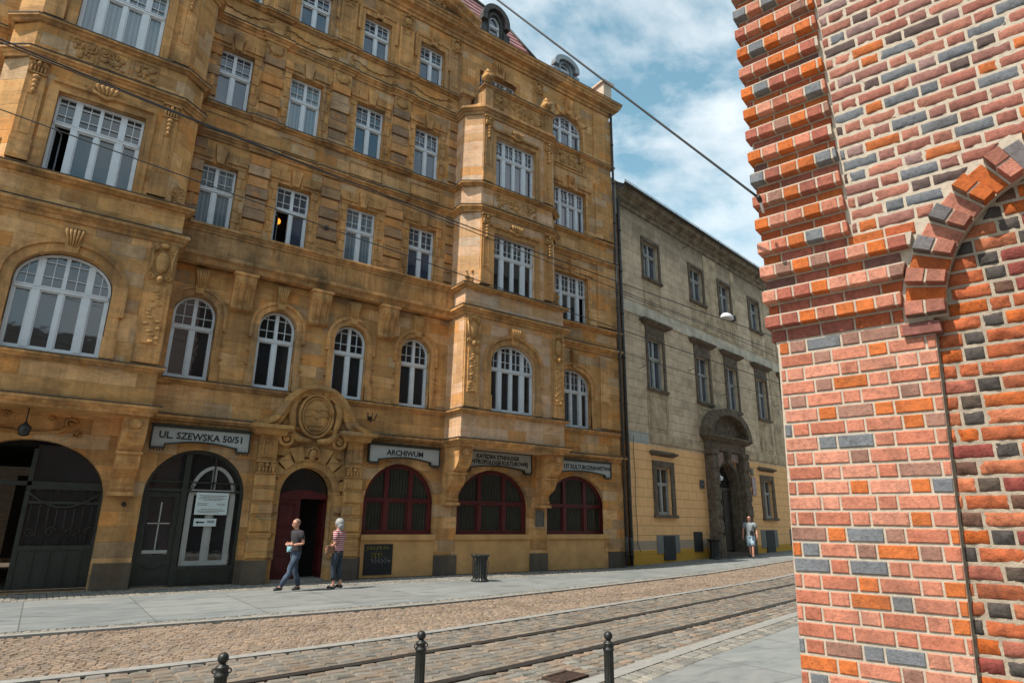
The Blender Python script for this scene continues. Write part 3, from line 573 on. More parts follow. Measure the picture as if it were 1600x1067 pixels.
# bays
def bay(c, wc):
    mb = MB(); w0, w1 = c - 2.27, c + 2.27
    wall(mb, [(w0, 4.13), (w1, 4.13), (w1, 9.85), (w0, 9.85)], [arch(wc, 1.0, 5.40, 7.15, 7.92, 18)[::-1]], -PB, .32)
    mb.add([(w0, -PB, 4.13), (w0, 0, 4.13), (w0, 0, 9.85), (w0, -PB, 9.85), (w1, -PB, 4.13), (w1, 0, 4.13), (w1, 0, 9.85), (w1, -PB, 9.85)], [(1, 0, 3, 2), (4, 5, 6, 7), (0, 1, 5, 4), (3, 7, 6, 2)])
    u0, u1 = c - 1.72, c + 1.72
    wall(mb, [(u0, 9.85), (u1, 9.85), (u1, 17.4), (u0, 17.4)], [rect(wc - .98, wc + .98, 9.9, 12.16), rect(wc - .98, wc + .98, 14.2, 16.35)], -PB, .32)
    for s, a, b in ((-1, c - 2.25, u0), (1, c + 2.25, u1)):
        mb.add([(a, 0, 9.85), (a, -PB + .5, 9.85), (b, -PB, 9.85), (a, 0, 17.4), (a, -PB + .5, 17.4), (b, -PB, 17.4)], [(0, 1, 4, 3), (1, 2, 5, 4)])
    pl = [(c - 2.25, 0), (c - 2.25, -PB + .5), (u0, -PB), (u1, -PB), (c + 2.25, -PB + .5), (c + 2.25, 0)]
    mb.add([(x, y, 17.5) for x, y in pl], [tuple(range(6))])
    b = mb.build('bay', M['pale' if c > 5 else 'stone'], B1)
    if c < 5: b.data.materials.append(M['pale'])
    for s in (-1, 1):       # lower corner pilasters, upper pilaster strips
        pil = MB(); x = c + s * 1.93
        pil.box(x - .31, x + .31, -PB - .07, -PB + .02, 5.45, 8.70)
        pil.box(x - .2, x + .2, -PB - .11, -PB - .06, 5.95, 7.5); pil.build('pilaster', M['trim'], b)
        for z0, z1 in ((10.0, 12.84), (14.2, 17.1)):
            pil = MB(); x2 = c + s * 1.5; pil.box(x2 - .2, x2 + .2, -PB - .07, -PB + .02, z0, z1); pil.box(x2 - .22, x2 + .22, -PB - .10, -PB + .02, z0, z0 + .55)
            panel(pil, x2 - .12, x2 + .12, z0 + .7, z1 - 1.0, -PB - .07, .025, .02); pil.build('pilaster', M['trim'], b)
    orn = MB()
    for s in (-1, 1):
        orn = MB(); x = c + s * 1.93; cartouche(orn, x, -PB - .08, 7.5, 8.7, .6)
        orn.build('cartouche', M['carved'], b); orn = MB()
        for q in range(16): orn.ball((x + rnd.uniform(-.16, .16), -PB - .11, 6.0 + q * .09), (.09, .03, .05), 6, 4)
        orn.build('pilaster_relief', M['carved'], b); x2 = c + s * 1.5
        for zt in (12.8, 17.05):
            orn = MB()
            capital(orn, x2, -PB - .09, zt - .42, .36, .4)
            for q in range(4): orn.ball((x2, -PB - .12, zt - .52 - q * .13), (.085 - q * .013, .06, .07), 7, 5)
            orn.build('capital', M['carved'], b)
        # scrolls lying on the corners of the lower storey
        orn = MB(); foliage(orn, c + s * 1.95 - .22, c + s * 1.95 + .22, 9.95, 10.5, -PB + .16, 22, 5 + s, .085); orn.build('corner_scroll', M['carved'], b)
    for zt in (12.32, 16.5):
        orn = MB()
        orn.tube([(wc - .35, -PB - .08, zt + .15), (wc, -PB - .14, zt - .02), (wc + .35, -PB - .08, zt + .15)], .05, 6)
        for q in range(5): orn.tube([(wc + (q - 2) * .05, -PB - .1, zt + .03), (wc + (q - 2) * .11, -PB - .2, zt + .25), (wc + (q - 2) * .12, -PB - .1, zt + .36)], [.03, .055, .03], 6)
        for s in (-1, 1): foliage(orn, wc + s * .35 - .2, wc + s * .35 + .2, zt + .1, zt + .3, -PB - .03, 6, 3 + s, .05)
        orn.build('shell_keystone', M['carved'], b)
    for q, (a, bb) in enumerate(((-1.05, -.42), (-.36, .36), (.42, 1.05))):
        orn = MB(); panel(orn, wc + a, wc + bb, 13.25, 13.85, -PB, .025, .02); foliage(orn, wc + a + .08, wc + bb - .08, 13.33, 13.77, -PB - .01, 13, q, .085); orn.build('relief_panel', M['carved'], b)
    orn = MB(); keyst(orn, wc, -PB - .02, 7.9, 8.55, .26, .42, .12); orn.build('keystone', M['carved'], b)
    tr = MB(); tr.ring(arch(wc, 1.0, 5.42, 7.15, 7.92, 18), arch(wc, 1.24, 5.42, 7.15, 8.16, 18), -PB - .06, -PB + .02)
    tr.ring(arch(wc, 1.22, 6.5, 7.15, 8.14, 18), arch(wc, 1.32, 6.5, 7.15, 8.26, 18), -PB - .11, -PB + .02)
    for s in (-1, 1): tr.box(wc + s * 1.13 - .15, wc + s * 1.13 + .15, -PB - .10, -PB + .02, 5.42, 5.95)
    tr.build('window_surround', M['trim'], b)
    for z0, z1 in ((9.9, 12.16), (14.2, 16.35)):
        tr = MB()
        for s in (-1, 1): tr.box(min(wc + s * .98, wc + s * 1.2), max(wc + s * .98, wc + s * 1.2), -PB - .05, -PB + .02, z0, z1)
        tr.box(wc - 1.2, wc + 1.2, -PB - .05, -PB + .02, z1, z1 + .2); tr.box(wc - 1.12, wc + 1.12, -PB - .13, -PB + .02, z1 + .2, z1 + .28); tr.build('window_surround', M['trim'], b)
    window(b, wc, 5.42, -PB + .2, .98, 2.47, 1.55, 4, 1.72); window(b, wc, 9.92, -PB + .2, .97, 2.23, 1.42, 4, opening='left' if c < 0 else None)
    window(b, wc, 14.22, -PB + .2, .97, 2.12, 1.36, 4, gm='glass_u' if c > 0 else 'glass_c')
    # top cornice, parapet with relief and urns
    t = MB(); pth = [(c - 2.25, 0), (c - 2.25, -PB + .5), (c - 1.72, -PB), (c + 1.72, -PB), (c + 2.25, -PB + .5), (c + 2.25, 0)]
    t.sweep(corn(17.1, .34, .2), pth); t.build('bay_cornice', M['trim'], b)
    t = MB(); t.box(c - 1.62, c + 1.62, -PB - .02, -PB + .22, 17.42, 18.36); t.sweep(sill(18.5, .14), [(c - 1.66, -PB + .3), (c - 1.66, -PB - .02), (c + 1.66, -PB - .02), (c + 1.66, -PB + .3)]); t.box(c - 1.62, c + 1.62, -PB, -PB + .3, 18.3, 18.48)
    for s in (-1, 1): t.box(c + s * 1.52 - .18, c + s * 1.52 + .18, -PB - .08, -PB + .26, 17.42, 18.36); t.box(c + s * 1.66 - .06, c + s * 1.66 + .06, -PB + .2, 0, 17.42, 18.3)
    for s in (-1, 1):
        vs = [(c + s * 1.72, -PB + .1, 17.42), (c + s * 2.2, -PB + .5, 17.42), (c + s * 2.2, 0, 17.42), (c + s * 1.72, 0, 17.42), (c + s * 1.72, -PB + .25, 17.8), (c + s * 1.72, 0, 18.2)]
        t.add(vs, [(0, 1, 4), (1, 2, 5, 4), (0, 4, 5, 3)])
        t.box(c + s * 2.05 - .2, c + s * 2.05 + .2, -.36, 0, 17.42, 18.16); t.sweep(sill(18.3, .1), [(c + s * 2.05 - .2, 0), (c + s * 2.05 - .2, -.36), (c + s * 2.05 + .2, -.36), (c + s * 2.05 + .2, 0)])
    p = t.build('parapet', M['trim'], b); t = MB(); t.sweep([(-.02, 18.50), (.15, 18.49), (.16, 18.52), (-.02, 18.55)], [(c - 1.66, -PB + .3), (c - 1.66, -PB - .02), (c + 1.66, -PB - .02), (c + 1.66, -PB + .3)]); t.build('flashing', M['lead'], p)
    t = MB(); foliage(t, c - 1.2, c + 1.2, 17.7, 18.2, -PB - .03, 42, 9, .1)
    t.build('relief', M['carved'], p)
    for s in (-1, 1):
        t = MB(); t.lathe([(.06, 0), (.13, .02), (.10, .07), (.06, .12), (.09, .18), (.17, .28), (.18, .38), (.13, .45), (.10, .48), (.13, .51), (.11, .56), (.05, .62), (.03, .68), (.0, .7)], (0, 0, 0), 12)
        foliage(t, -.12, .12, .22, .45, -.15, 8, 2, .05); u_ = t.build('urn', M['carved'], p, (c + s * 1.52, -PB + .1, 18.5)); u_.scale = (1.35, 1.35, 1.3)
    return b
for c, wc in BAYS: bay(c, wc)
# main windows
gl2 = {0: 'glass_c', 1: 'glass_u', 2: 'glass_c', 3: 'glass_u'}
for i, cx in enumerate(COLX):
    window(B1, cx, 5.42, .22, .545, 2.41, 1.5, 2, 1.87)
    window(B1, cx, 9.95, .22, .53, 2.13, 1.33, 2, gm=gl2[i], opening={1: 'left'}.get(i))
    window(B1, cx, 14.15, .22, .53, 2.08, 1.27, 2, gm='glass_c' if i == 1 else 'glass_u')
    window(B1, cx, 18.33, .22, .53, 1.75, 1.1, 2, gm='glass_u')
window(B1, SX + .02, 5.42, .22, .95, 2.39, 1.5, 4, 1.72); window(B1, SX, 9.77, .22, .92, 2.26, 1.42, 4, opening='right'); window(B1, SX, 14.09, .22, .92, 2.09, 1.3, 4, gm='glass_u')
window(B1, 16.7, 18.27, .22, .9, 1.7, .98, 3, .98, gm='glass_u')
for cx in (-.5, 12.76): window(B1, cx, 18.32, .22, .94, 1.78, 1.1, 4)
for cx, hw in REDS: window(B1, cx, 1.28, .24, hw - .02, 2.2, 1.08, 5, .97, 'red', 'glass_r', .12, False)
# window surrounds of the main wall
for cx in COLX + [None]:
    hw, c = (.565, cx) if cx else (.97, SX + .02)
    t = MB(); top_ = 7.85 if cx else 7.83; zs = 7.30 if cx else 7.15
    t.ring(arch(c, hw, 5.42, zs, top_, 16), arch(c, hw + .19, 5.42, zs, top_ + .19, 16), -.05, .02)
    t.ring(arch(c, hw + .17, 6.9, zs, top_ + .17, 16), arch(c, hw + .26, 6.9, zs, top_ + .27, 16), -.09, .02)
    for s in (-1, 1): t.box(c + s * (hw + .12) - .12, c + s * (hw + .12) + .12, -.07, .02, 5.42, 5.9)
    for s in (-1, 1):
        for q in range(3): t.box(c + s * (hw + .22) - .06, c + s * (hw + .22) + .06, -.07, .02, 6.05 + q * .42, 6.1 + q * .42)
    t.build('window_surround', M['trim'], B1)
    t = MB(); keyst(t, c, 0, top_ + .02, 8.62, .22, .36, .15); t.build('keystone', M['carved'], B1)
for cx in COLX:
    for z0, z1 in ((9.95, 12.1), (14.13, 16.25)):
        t = MB(); k = 0; z = z0
        while z < z1 - .1:
            ex = .22 if k % 2 else .13; h = min(.377, z1 - z)
            for s in (-1, 1): t.frus(min(cx + s * .545, cx + s * (.545 + ex)), max(cx + s * .545, cx + s * (.545 + ex)), -.035, .02, z + .008, z + h - .008, .012)
            z += .377; k += 1
        n = 5
        for q in range(n):
            a = -.86 + q * 1.72 / n; b_ = a + 1.72 / n; f = .9
            if q == 2: keyst(t, cx, 0, z1 + .0, z1 + .58, .2, .36, .12, False)
            else: t.prism([(cx + a * f + .01, z1), (cx + b_ * f - .01, z1), (cx + b_ - .01, z1 + .46), (cx + a + .01, z1 + .46)], -.04, .02)
        for s in (-1, 1): t.box(cx + s * .5 - .28, cx + s * .5 + .28, -.10, .02, z1 + .12, z1 + .17)
        t.build('window_surround', M['trim'], B1)
        if z0 < 12:
            pass
        t = MB(); zp = z0 - .9
        if z0 > 12: panel(t, cx - .62, cx + .62, zp + .05, zp + .55, 0, .03, .03); t.build('panel', M['trim'], B1)
    # top floor: plain architrave with keystone, garland panel below
    t = MB(); t.ring([(cx - .545, 18.32), (cx - .545, 20.1), (cx + .545, 20.1), (cx + .545, 18.32)], [(cx - .72, 18.32), (cx - .72, 20.34), (cx + .72, 20.34), (cx + .72, 18.32)], -.05, .02)
    t.ring([(cx - .70, 19.3), (cx - .70, 20.32), (cx + .70, 20.32), (cx + .70, 19.3)], [(cx - .8, 19.3), (cx - .8, 20.42), (cx + .8, 20.42), (cx + .8, 19.3)], -.09, .02)
    keyst(t, cx, -.02, 20.1, 20.75, .24, .34, .13); t.build('window_surround', M['trim'], B1)
    t = MB(); pts = [(cx - .78 + q * 1.56 / 22, -.02, 17.95 - .22 * math.sin(PI * q / 22) - .03 * math.sin(q * 1.9)) for q in range(23)]
    t.tube(pts, .028, 5)
    for s in (-1, 1):
        spiral(t, (cx + s * .86, 17.95), .12, 1.2, 0, s, .025, -.02)
        for q in range(3): t.box(cx + s * .86 - .12 + q * .09, cx + s * .86 - .07 + q * .09, -.04, .01, 17.62, 17.78)
    t.build('garland', M['carved'], B1)
for z0, z1 in ((9.77, 12.05), (14.07, 16.2)):
    t = MB()
    for s in (-1, 1):
        k = 0; z = z0
        while z < z1 - .1:
            ex = .22 if k % 2 else .13; h = min(.377, z1 - z); t.frus(min(SX + s * .94, SX + s * (.94 + ex)), max(SX + s * .94, SX + s * (.94 + ex)), -.035, .02, z + .008, z + h - .008, .012); z += .377; k += 1
    for q in range(7):
        a = -1.2 + q * 2.4 / 7; b_ = a + 2.4 / 7
        if q == 3: keyst(t, SX, 0, z1, z1 + .62, .26, .4, .14)
        else: t.prism([(SX + a * .92 + .01, z1), (SX + b_ * .92 - .01, z1), (SX + b_ - .01, z1 + .4), (SX + a + .01, z1 + .4)], -.04, .02)
    for s in (-1, 1): t.box(SX + s * .85 - .4, SX + s * .85 + .4, -.10, .02, z1 + .14, z1 + .19)
    t.build('window_surround', M['trim'], B1)
t = MB(); t.ring(arch(16.7, .92, 18.27, 19.25, 20.0, 14), arch(16.7, 1.12, 18.27, 19.25, 20.22, 14), -.05, .02)
for q in range(5):
    a = math.radians(30 + q * 30); ca, sa = math.cos(a), math.sin(a)
    if q == 2: keyst(t, 16.7, -.02, 20.0, 20.8, .3, .42, .14)
    else: t.prism([(16.7 + ca * .95 - sa * .1, 19.25 + sa * .78), (16.7 + ca * .95 + sa * .1, 19.25 + sa * .78), (16.7 + ca * 1.35 + sa * .14, 19.25 + sa * 1.18), (16.7 + ca * 1.35 - sa * .14, 19.25 + sa * 1.18)][::1], -.11, .02)
t.build('window_surround', M['trim'], B1)
t = MB(); t.prism([(16.7 + x, 17.25 + z) for x, z in ((-.9, 0), (.9, 0), (.9, .35), (.5, .35), (.4, .7), (-.4, .7), (-.5, .35), (-.9, .35))], -.05, .02); foliage(t, 15.9, 17.6, 17.3, 17.95, -.06, 26, 12, .1)
panel(t, 15.6, 17.8, 17.1, 18.0, 0, .05, .04); t.build('relief', M['carved'], B1)
for cx in (12.76, -.5):
    t = MB(); t.ring([(cx - .96, 18.3), (cx - .96, 20.12), (cx + .96, 20.12), (cx + .96, 18.3)], [(cx - 1.15, 18.3), (cx - 1.15, 20.36), (cx + 1.15, 20.36), (cx + 1.15, 18.3)], -.05, .02)
    keyst(t, cx, -.02, 20.1, 20.8, .4, .56, .14)
    for s in (-1, 1): t.box(cx + s * .55 - .22, cx + s * .55 + .22, -.09, .02, 20.12, 20.5)
    t.build('window_surround', M['trim'], B1)
# piers between windows
for c in PIERS:
    for z0, z1, cap in ((9.802, 12.84, False), (13.949, 16.59, True)):
        t = MB(); z = z0; k = 0
        while z < z1 - .12:
            h = min(.377, z1 - z); o = .11 if k % 2 == 0 else .065; ww = .33 if k % 2 == 0 else .30
            t.frus(c - ww, c + ww, -o, .02, z + .006, z + h - .006, .02); z += .377; k += 1
        p = t.build('pier', M['pier'], B1)
        if cap:
            t = MB(); t.box(c - .33, c + .33, -.08, .02, z, 17.08)
            t.lathe([(.20, 0), (.24, .03), (.17, .05), (.1, .06)], (0, 0, 0), 14); k = len(t.v) - 14 * 4
            for i in range(k, len(t.v)): x, y, zz = t.v[i]; t.v[i] = (c + x, -.08 - zz, (z + 17.05) / 2 + y * .8)
            foliage(t, c - .27, c + .27, z + .03, 17.0, -.09, 12, int(c * 10), .05); t.build('capital', M['carved'], p)
for c in PIERS + [10.62, 14.95, 1.98]:
    t = MB(); w_ = .3 if c in PIERS else .26; t.box(c - w_, c + w_, -.07, .02, 18.32, 20.3); panel(t, c - w_ + .09, c + w_ - .09, 18.6, 20.05, -.07, .03, .02)
    p = t.build('pilaster', M['trim'], B1); t = MB(); t.box(c - w_, c + w_, -.08, .02, 20.3, 20.94); cartouche(t, c, -.09, 20.25, 20.92, w_ * 1.9)
    spiral(t, (c - w_ * .5, 20.18), .08, 1.2, 0, 1, .02, -.08); spiral(t, (c + w_ * .5, 20.18), .08, 1.2, PI, -1, .02, -.08); t.build('capital', M['carved'], p)
for c in (1.96, 10.66):
    for z0, z1 in ((9.802, 12.84), (13.949, 17.0)):
        t = MB(); z = z0; k = 0
        while z < z1 - .12:
            h = min(.377, z1 - z); t.frus(c - .16, c + .17, -.06 if k % 2 else -.03, .02, z + .006, z + h - .006, .015); z += .377; k += 1
        t.build('pier', M['pier'], B1)
# pediment over the middle
t = MB(); t.add([(1.2, -.35, 21.55), (11.2, -.35, 21.55), (6.2, -.35, 24.1), (1.2, .6, 21.55), (11.2, .6, 21.55), (6.2, .6, 24.1)], [(0, 1, 2), (1, 4, 5, 2), (0, 2, 5, 3)])
def rake(mb, x0, z0, x1, z1):
    prof = [(0, -.05), (.3, 0), (.34, .12), (.5, .2), (.5, .34), (0, .36)]; n = 12; vs = []
    for i in range(n + 1):
        f = i / n; x = x0 + (x1 - x0) * f; z = z0 + (z1 - z0) * (f - .09 * math.sin(PI * f))
        vs += [(x, -.35 - o, z + q) for o, q in prof]
    m_ = len(prof); mb.add(vs, [(i * m_ + j, (i + 1) * m_ + j, (i + 1) * m_ + j + 1, i * m_ + j + 1) for i in range(n) for j in range(m_ - 1)] + [tuple(range(m_)), tuple(range(n * m_, (n + 1) * m_))])
rake(t, 11.3, 21.45, 6.2, 24.3); rake(t, 1.1, 21.45, 6.2, 24.3); foliage(t, 7.6, 9.9, 21.65, 22.3, -.37, 40, 33, .15); foliage(t, 4.5, 8, 21.7, 23.2, -.37, 50, 34, .17)
t.build('pediment', M['trim'], B1)
# roof
t = MB(); Z0 = 21.75
t.add([(11.0, .05, Z0), (15.6, .05, Z0), (13.6, .95, 24.3), (11.0, .95, 24.9), (11, 8, 24.9), (13.6, 8, 24.3), (16.6, 2.5, 23.4), (16.6, 8, 23.4)], [(0, 1, 2, 3), (3, 2, 5, 4), (1, 6, 2), (2, 6, 7, 5)])
t.add([(-9, .05, Z0), (11, .05, Z0), (11, .95, 24.9), (-9, .95, 24.9), (-9, 8, 24.9), (11, 8, 24.9)], [(0, 1, 2, 3), (3, 2, 5, 4)])
t.add([(15.4, .12, Z0), (18.9, .12, Z0), (18.9, 2.6, 23.5), (15.4, 2.6, 23.5), (15.4, 8, 23.5), (18.9, 8, 23.5)], [(0, 1, 2, 3), (3, 2, 5, 4)])
rf = t.build('roof', M['tile'], B1)
t = MB(); t.tube([(13.6, .95, 24.32), (15.6, .05, 21.85)], .07, 6); t.tube([(11, .95, 24.92), (13.6, .95, 24.32), (16.6, 2.5, 23.45)], .1, 6); t.box(11, 15.2, -.3, .14, 21.8, 21.86)
for q in range(34): t.tube([(11.3 + q * .22, -.2, 21.85), (11.3 + q * .22, -.2, 21.97)], .02, 4)
t.tube([(11.2, -.2, 21.96), (18.9, -.2, 21.96)], .015, 4); t.build('ridge_and_snow_guard', M['slate'], rf)
def dormer(cx, y, z0, w_, h, mat):
    t = MB(); zs_ = .66; o = arch(0, w_, 0, h * zs_, h, 14); i = arch(0, w_ * .48, h * .22, h * .55, h * .8, 14)
    wall(t, [(p[0], p[1]) for p in o], [i[::-1]], 0, .15); n = len(o)
    t.add([(x, 0, z) for x, z in o] + [(x, 2.2, z) for x, z in o], [(q, q + n, q + 1 + n, q + 1) for q in range(n - 1)])
    t.ring(arch(0, w_ - .12, h * .55, h * zs_, h - .12, 14), arch(0, w_ + .12, h * .55, h * zs_, h + .12, 14), -.2, .1); t.ring(arch(0, w_ * .5, h * .2, h * .55, h * .82, 14), arch(0, w_ * .64, h * .2, h * .55, h * .92, 14), -.06, .02)
    for s in (-1, 1): t.box(s * w_ - .16, s * w_ + .16, -.12, .1, 0, h * .42)
    d = t.build('dormer', M[mat], rf, (cx, y, z0)); window(d, 0, h * .22, .1, w_ * .47, h * .57, h * .3, 1, h * .33, gm='glass_u', bars=False, ft=.04)
dormer(12.5, .0, 21.7, .60, 1.95, 'slate'); dormer(16.6, .0, 21.78, .64, 1.25, 'zinc'); dormer(8.0, .6, 23.4, .62, 1.6, 'slate')
t = MB(); t.box(18.9, 19.42, -.25, 3.2, 21.7, 22.75); t.box(18.8, 19.55, -.35, 3.3, 22.75, 22.87); t.build('firewall', simple('pale_firewall_render', (.50, .40, .30), .9, 0, 3, .2), B1)
# ---------------- portal
P = MB(); y0 = -.16
for cx in (4.93, 7.55):
    P.box(cx - .27, cx + .27, -.30, .02, .62, 2.95); P.box(cx - .31, cx + .31, -.34, .02, 1.22, 1.34)
    for z, hh in ((.66, .5), (1.36, .42), (1.84, .32), (2.2, .36), (2.6, .32)): P.frus(cx - .29, cx + .29, -.34 - (.03 if z in (1.36, 2.2) else 0), -.28, z, z + hh - .03, .03)
    P.box(cx - .25, cx + .25, -.26, .02, 3.3, 4.02); panel(P, cx - .17, cx + .17, 3.42, 3.9, -.26, .04, .04)
for s, cx in ((-1, 4.93), (1, 7.55)):
    P.sweep([(0, 4.02), (.08, 4.04), (.12, 4.14), (.24, 4.2), (.24, 4.32), (.0, 4.34)], [(cx - .33, 0), (cx - .33, -.34), (cx + .33, -.34), (cx + .33, 0)]); P.box(cx - .33, cx + .33, -.34, 0, 4.02, 4.33)
P.ring(arch(6.22, .79, .62, 2.4, 3.2, 18), arch(6.22, 1.02, .62, 2.4, 3.44, 18), -.12, .02)
for q in range(9):
    a = math.radians(14 + q * 19); r0, r1 = .98, 1.32 + (.12 if q % 2 else 0)
    if q == 4: continue
    cx_, cz_ = 6.22, 2.42; d = math.radians(8); P.prism([(cx_ + r0 * math.cos(a - d), cz_ + r0 * math.sin(a - d)), (cx_ + r1 * math.cos(a - d), cz_ + r1 * math.sin(a - d)), (cx_ + r1 * math.cos(a + d), cz_ + r1 * math.sin(a + d)), (cx_ + r0 * math.cos(a + d), cz_ + r0 * math.sin(a + d))], -.17, .02)
for s in (-1, 1):
    for z in (.66, 1.3, 1.9): P.frus(6.22 + s * .95 - .13, 6.22 + s * .95 + .13, -.2, 0, z, z + .5, .02)
po = P.build('portal', M['portal'], B1)
for cx in (4.93, 7.55): P = MB(); P.box(cx - .3, cx + .3, -.36, .02, 0, .62); P.build('portal_plinth', M['plinth'], po)
P = MB()      # swan curve hood
ctr = []
HP = [(-1.72, 4.34), (-1.45, 4.38), (-1.2, 4.52), (-1.0, 4.85), (-.82, 5.16), (-.52, 5.43), (-.2, 5.55), (0, 5.57), (.2, 5.55), (.52, 5.43), (.82, 5.16), (1.0, 4.85), (1.2, 4.52), (1.45, 4.38), (1.72, 4.34)]
for i in range(41):
    f = i / 40 * 14; k = min(13, int(f)); t_ = f - k; q = [HP[max(0, k - 1)], HP[k], HP[k + 1], HP[min(14, k + 2)]]
    cr_ = lambda j: .5 * (2 * q[1][j] + (q[2][j] - q[0][j]) * t_ + (2 * q[0][j] - 5 * q[1][j] + 4 * q[2][j] - q[3][j]) * t_ ** 2 + (3 * q[1][j] - q[0][j] - 3 * q[2][j] + q[3][j]) * t_ ** 3)
    ctr.append((6.22 + cr_(0), cr_(1)))
prof = [(-.02, -.22), (.16, -.2), (.2, -.1), (.34, -.04), (.34, .08), (0, .12)]; vs = []
for i, (x, z) in enumerate(ctr):
    a, b_ = ctr[max(0, i - 1)], ctr[min(40, i + 1)]; d = Vector((b_[0] - a[0], b_[1] - a[1])).normalized(); nx, nz = -d.y, d.x
    vs += [(x + nx * q, -.12 - o, z + nz * q) for o, q in prof]
m_ = len(prof); P.add(vs, [(i * m_ + j, (i + 1) * m_ + j, (i + 1) * m_ + j + 1, i * m_ + j + 1) for i in range(40) for j in range(m_ - 1)] + [tuple(range(m_)), tuple(range(40 * m_, 41 * m_))])
P.prism([(4.9, 4.33), (7.55, 4.33)] + [(x, z - .1) for x, z in ctr[::-1] if 4.85 < x < 7.6], -.16, .02)
P.prism([(5.2, 3.5), (7.25, 3.5), (7.25, 4.35), (5.2, 4.35)], -.1, .02)
P.build('curved_hood', M['portal'], po)
P = MB()
P.ball((6.22, -.2, 4.72), (.47, .12, .60), 20, 12); fr = []
for q in range(29): a = 2 * PI * q / 28; fr.append((6.22 + .50 * math.cos(a), -.26, 4.72 + .64 * math.sin(a)))
P.tube(fr, .055, 6); P.tube([(6.22 + (x - 6.22) * .84, y - .05, 4.72 + (z - 4.72) * .84) for x, y, z in fr], .02, 5)
for s in (-1, 1):
    P.tube([(6.22 + s * .62, -.2, 5.15), (6.22 + s * .74, -.24, 4.9), (6.22 + s * .70, -.22, 4.55), (6.22 + s * .62, -.2, 4.15)], [.1, .12, .11, .08], 8)
    spiral(P, (6.22 + s * .66, 5.2), .15, 1.3, 0, s, .045, -.22); spiral(P, (6.22 + s * .78, 3.98), .25, 1.6, PI / 2, -s, .07, -.22); spiral(P, (6.22 + s * .3, 5.38), .14, 1.3, 0, -s, .045, -.26)
    P.tube([(6.22 + s * .75, -.2, 4.2), (6.22 + s * .45, -.24, 4.0), (6.22 + s * .1, -.26, 3.95)], [.12, .1, .07], 7)
    P.tube([(6.22, -.33, 4.85), (6.22 + s * .16, -.34, 4.93), (6.22 + s * .34, -.31, 4.88)], .016, 5); P.tube([(6.22, -.33, 4.6), (6.22 + s * .14, -.34, 4.74), (6.22 + s * .36, -.3, 4.68)], .016, 5)
P.ball((6.22, -.26, 5.44), (.2, .1, .1), 10, 6); P.tube([(6.02, -.31, 4.42), (6.22, -.34, 4.44), (6.42, -.31, 4.42)], .02, 5)
for q in range(8): P.box(6.03 + q * .05, 6.06 + q * .05, -.33, -.25, 4.28, 4.37)
P.build('carved_cartouche', M['carved'], po); P = MB(); P.ball((6.22, -.26, 3.58), (.13, .12, .18), 12, 9); P.ball((6.22, -.38, 3.56), (.022, .03, .045), 6, 5)      # keystone mask
for s in (-1, 1): P.ball((6.22 + s * .05, -.36, 3.61), (.025, .02, .015), 6, 4); P.tube([(6.22 + s * .02, -.36, 3.76), (6.22 + s * .14, -.33, 3.7), (6.22 + s * .16, -.28, 3.5)], .035, 6)
P.ball((6.22, -.37, 3.49), (.04, .015, .012), 6, 4)
P.build('mask_keystone', M['carved'], po)
for cx in (4.93, 7.55): P = MB(); capital(P, cx, -.28, 2.95, .5, .34); P.build('capital', M['carved'], po)
# red double door: left leaf closed, right leaf folded in
P = MB(); P.box(5.43, 6.20, .34, .42, 0, 2.36); P.box(5.43, 7.01, .32, .44, 2.34, 2.44)
for z0, z1 in ((.2, .75), (.9, 1.3), (1.45, 2.2)): panel(P, 5.53, 6.08, z0, z1, .34, .035, .03); panel(P, 5.60, 6.01, z0 + .07, z1 - .07, .34, .02, .02)
arc = [(5.43 + 1.58 * i / 16, 2.40 + .16 * math.sin(PI * i / 16)) for i in range(17)]; P.prism([(5.43, 2.3)] + [(7.01, 2.3)] + arc[::-1], .30, .36)
P.box(6.98, 7.02, .42, 1.15, 0, 2.36)
for z0, z1 in ((.2, .9), (1.1, 2.2)): P.box(6.955, 6.985, .5, 1.08, z0, z1)
dr = P.build('door', M['red'], B1)
P = MB(); P.tube([(6.12, .33, 1.05), (6.12, .26, 1.07), (6.12, .26, 1.17), (6.12, .33, 1.19)], .012, 6); P.build('handle', M['iron'], dr)
P = MB(); P.prism(arch(6.22, .78, 2.44, 2.45, 3.19, 16)[::-1], .40, .42); P.build('fanlight', M['glass'], dr)
P = MB(); P.box(5.43, 7.01, .05, 2.2, -.02, .05); P.build('threshold', M['kerb'], B1)
P = MB(); P.box(-2.1, 1.2, .3, 11.9, -.02, .03); P.build('passage_floor', M['plinth'], B1)
# gate
P = MB()
def leaf(P, x0, x1):
    P.box(x0, x1, .36, .42, .06, .95); 
    for q in range(5): P.box(x0 + .06 + q * (x1 - x0) / 5, x0 + .1 + q * (x1 - x0) / 5, .33, .36, .12, .9)
    P.box(x0, x1, .33, .45, .93, 1.03); P.box(x0, x0 + .09, .34, .44, .06, 3.3); P.box(x1 - .06, x1, .34, .44, .06, 2.4)
    for q in range(1, 9): x = x0 + (x1 - x0) * q / 9; P.tube([(x, .39, 1.0), (x, .39, 2.35)], .012, 5)
    P.box(x0, x1, .35, .43, 2.0, 2.06); P.box(x0, x1, .35, .43, 2.34, 2.42)
    P.tube([(x0 + (x1 - x0) * i / 12, .36, 2.3 - .38 * math.sin(PI * i / 12)) for i in range(13)], .03, 6)
    for q in range(4): spiral(P, (x0 + .25 + q * (x1 - x0 - .4) / 3, 1.35), .12, 1.4, 0, 1 if q % 2 else -1, .014, .38)
leaf(P, -.42, 1.17); P.box(-2.09, 1.17, .34, .44, 2.42, 2.52)
g_ = P.build('gate', M['green'], B1)
P = MB(); P.box(-.35, 1.12, .44, .46, 1.0, 3.4); P.build('gate_backing_glass', M['glass'], g_)
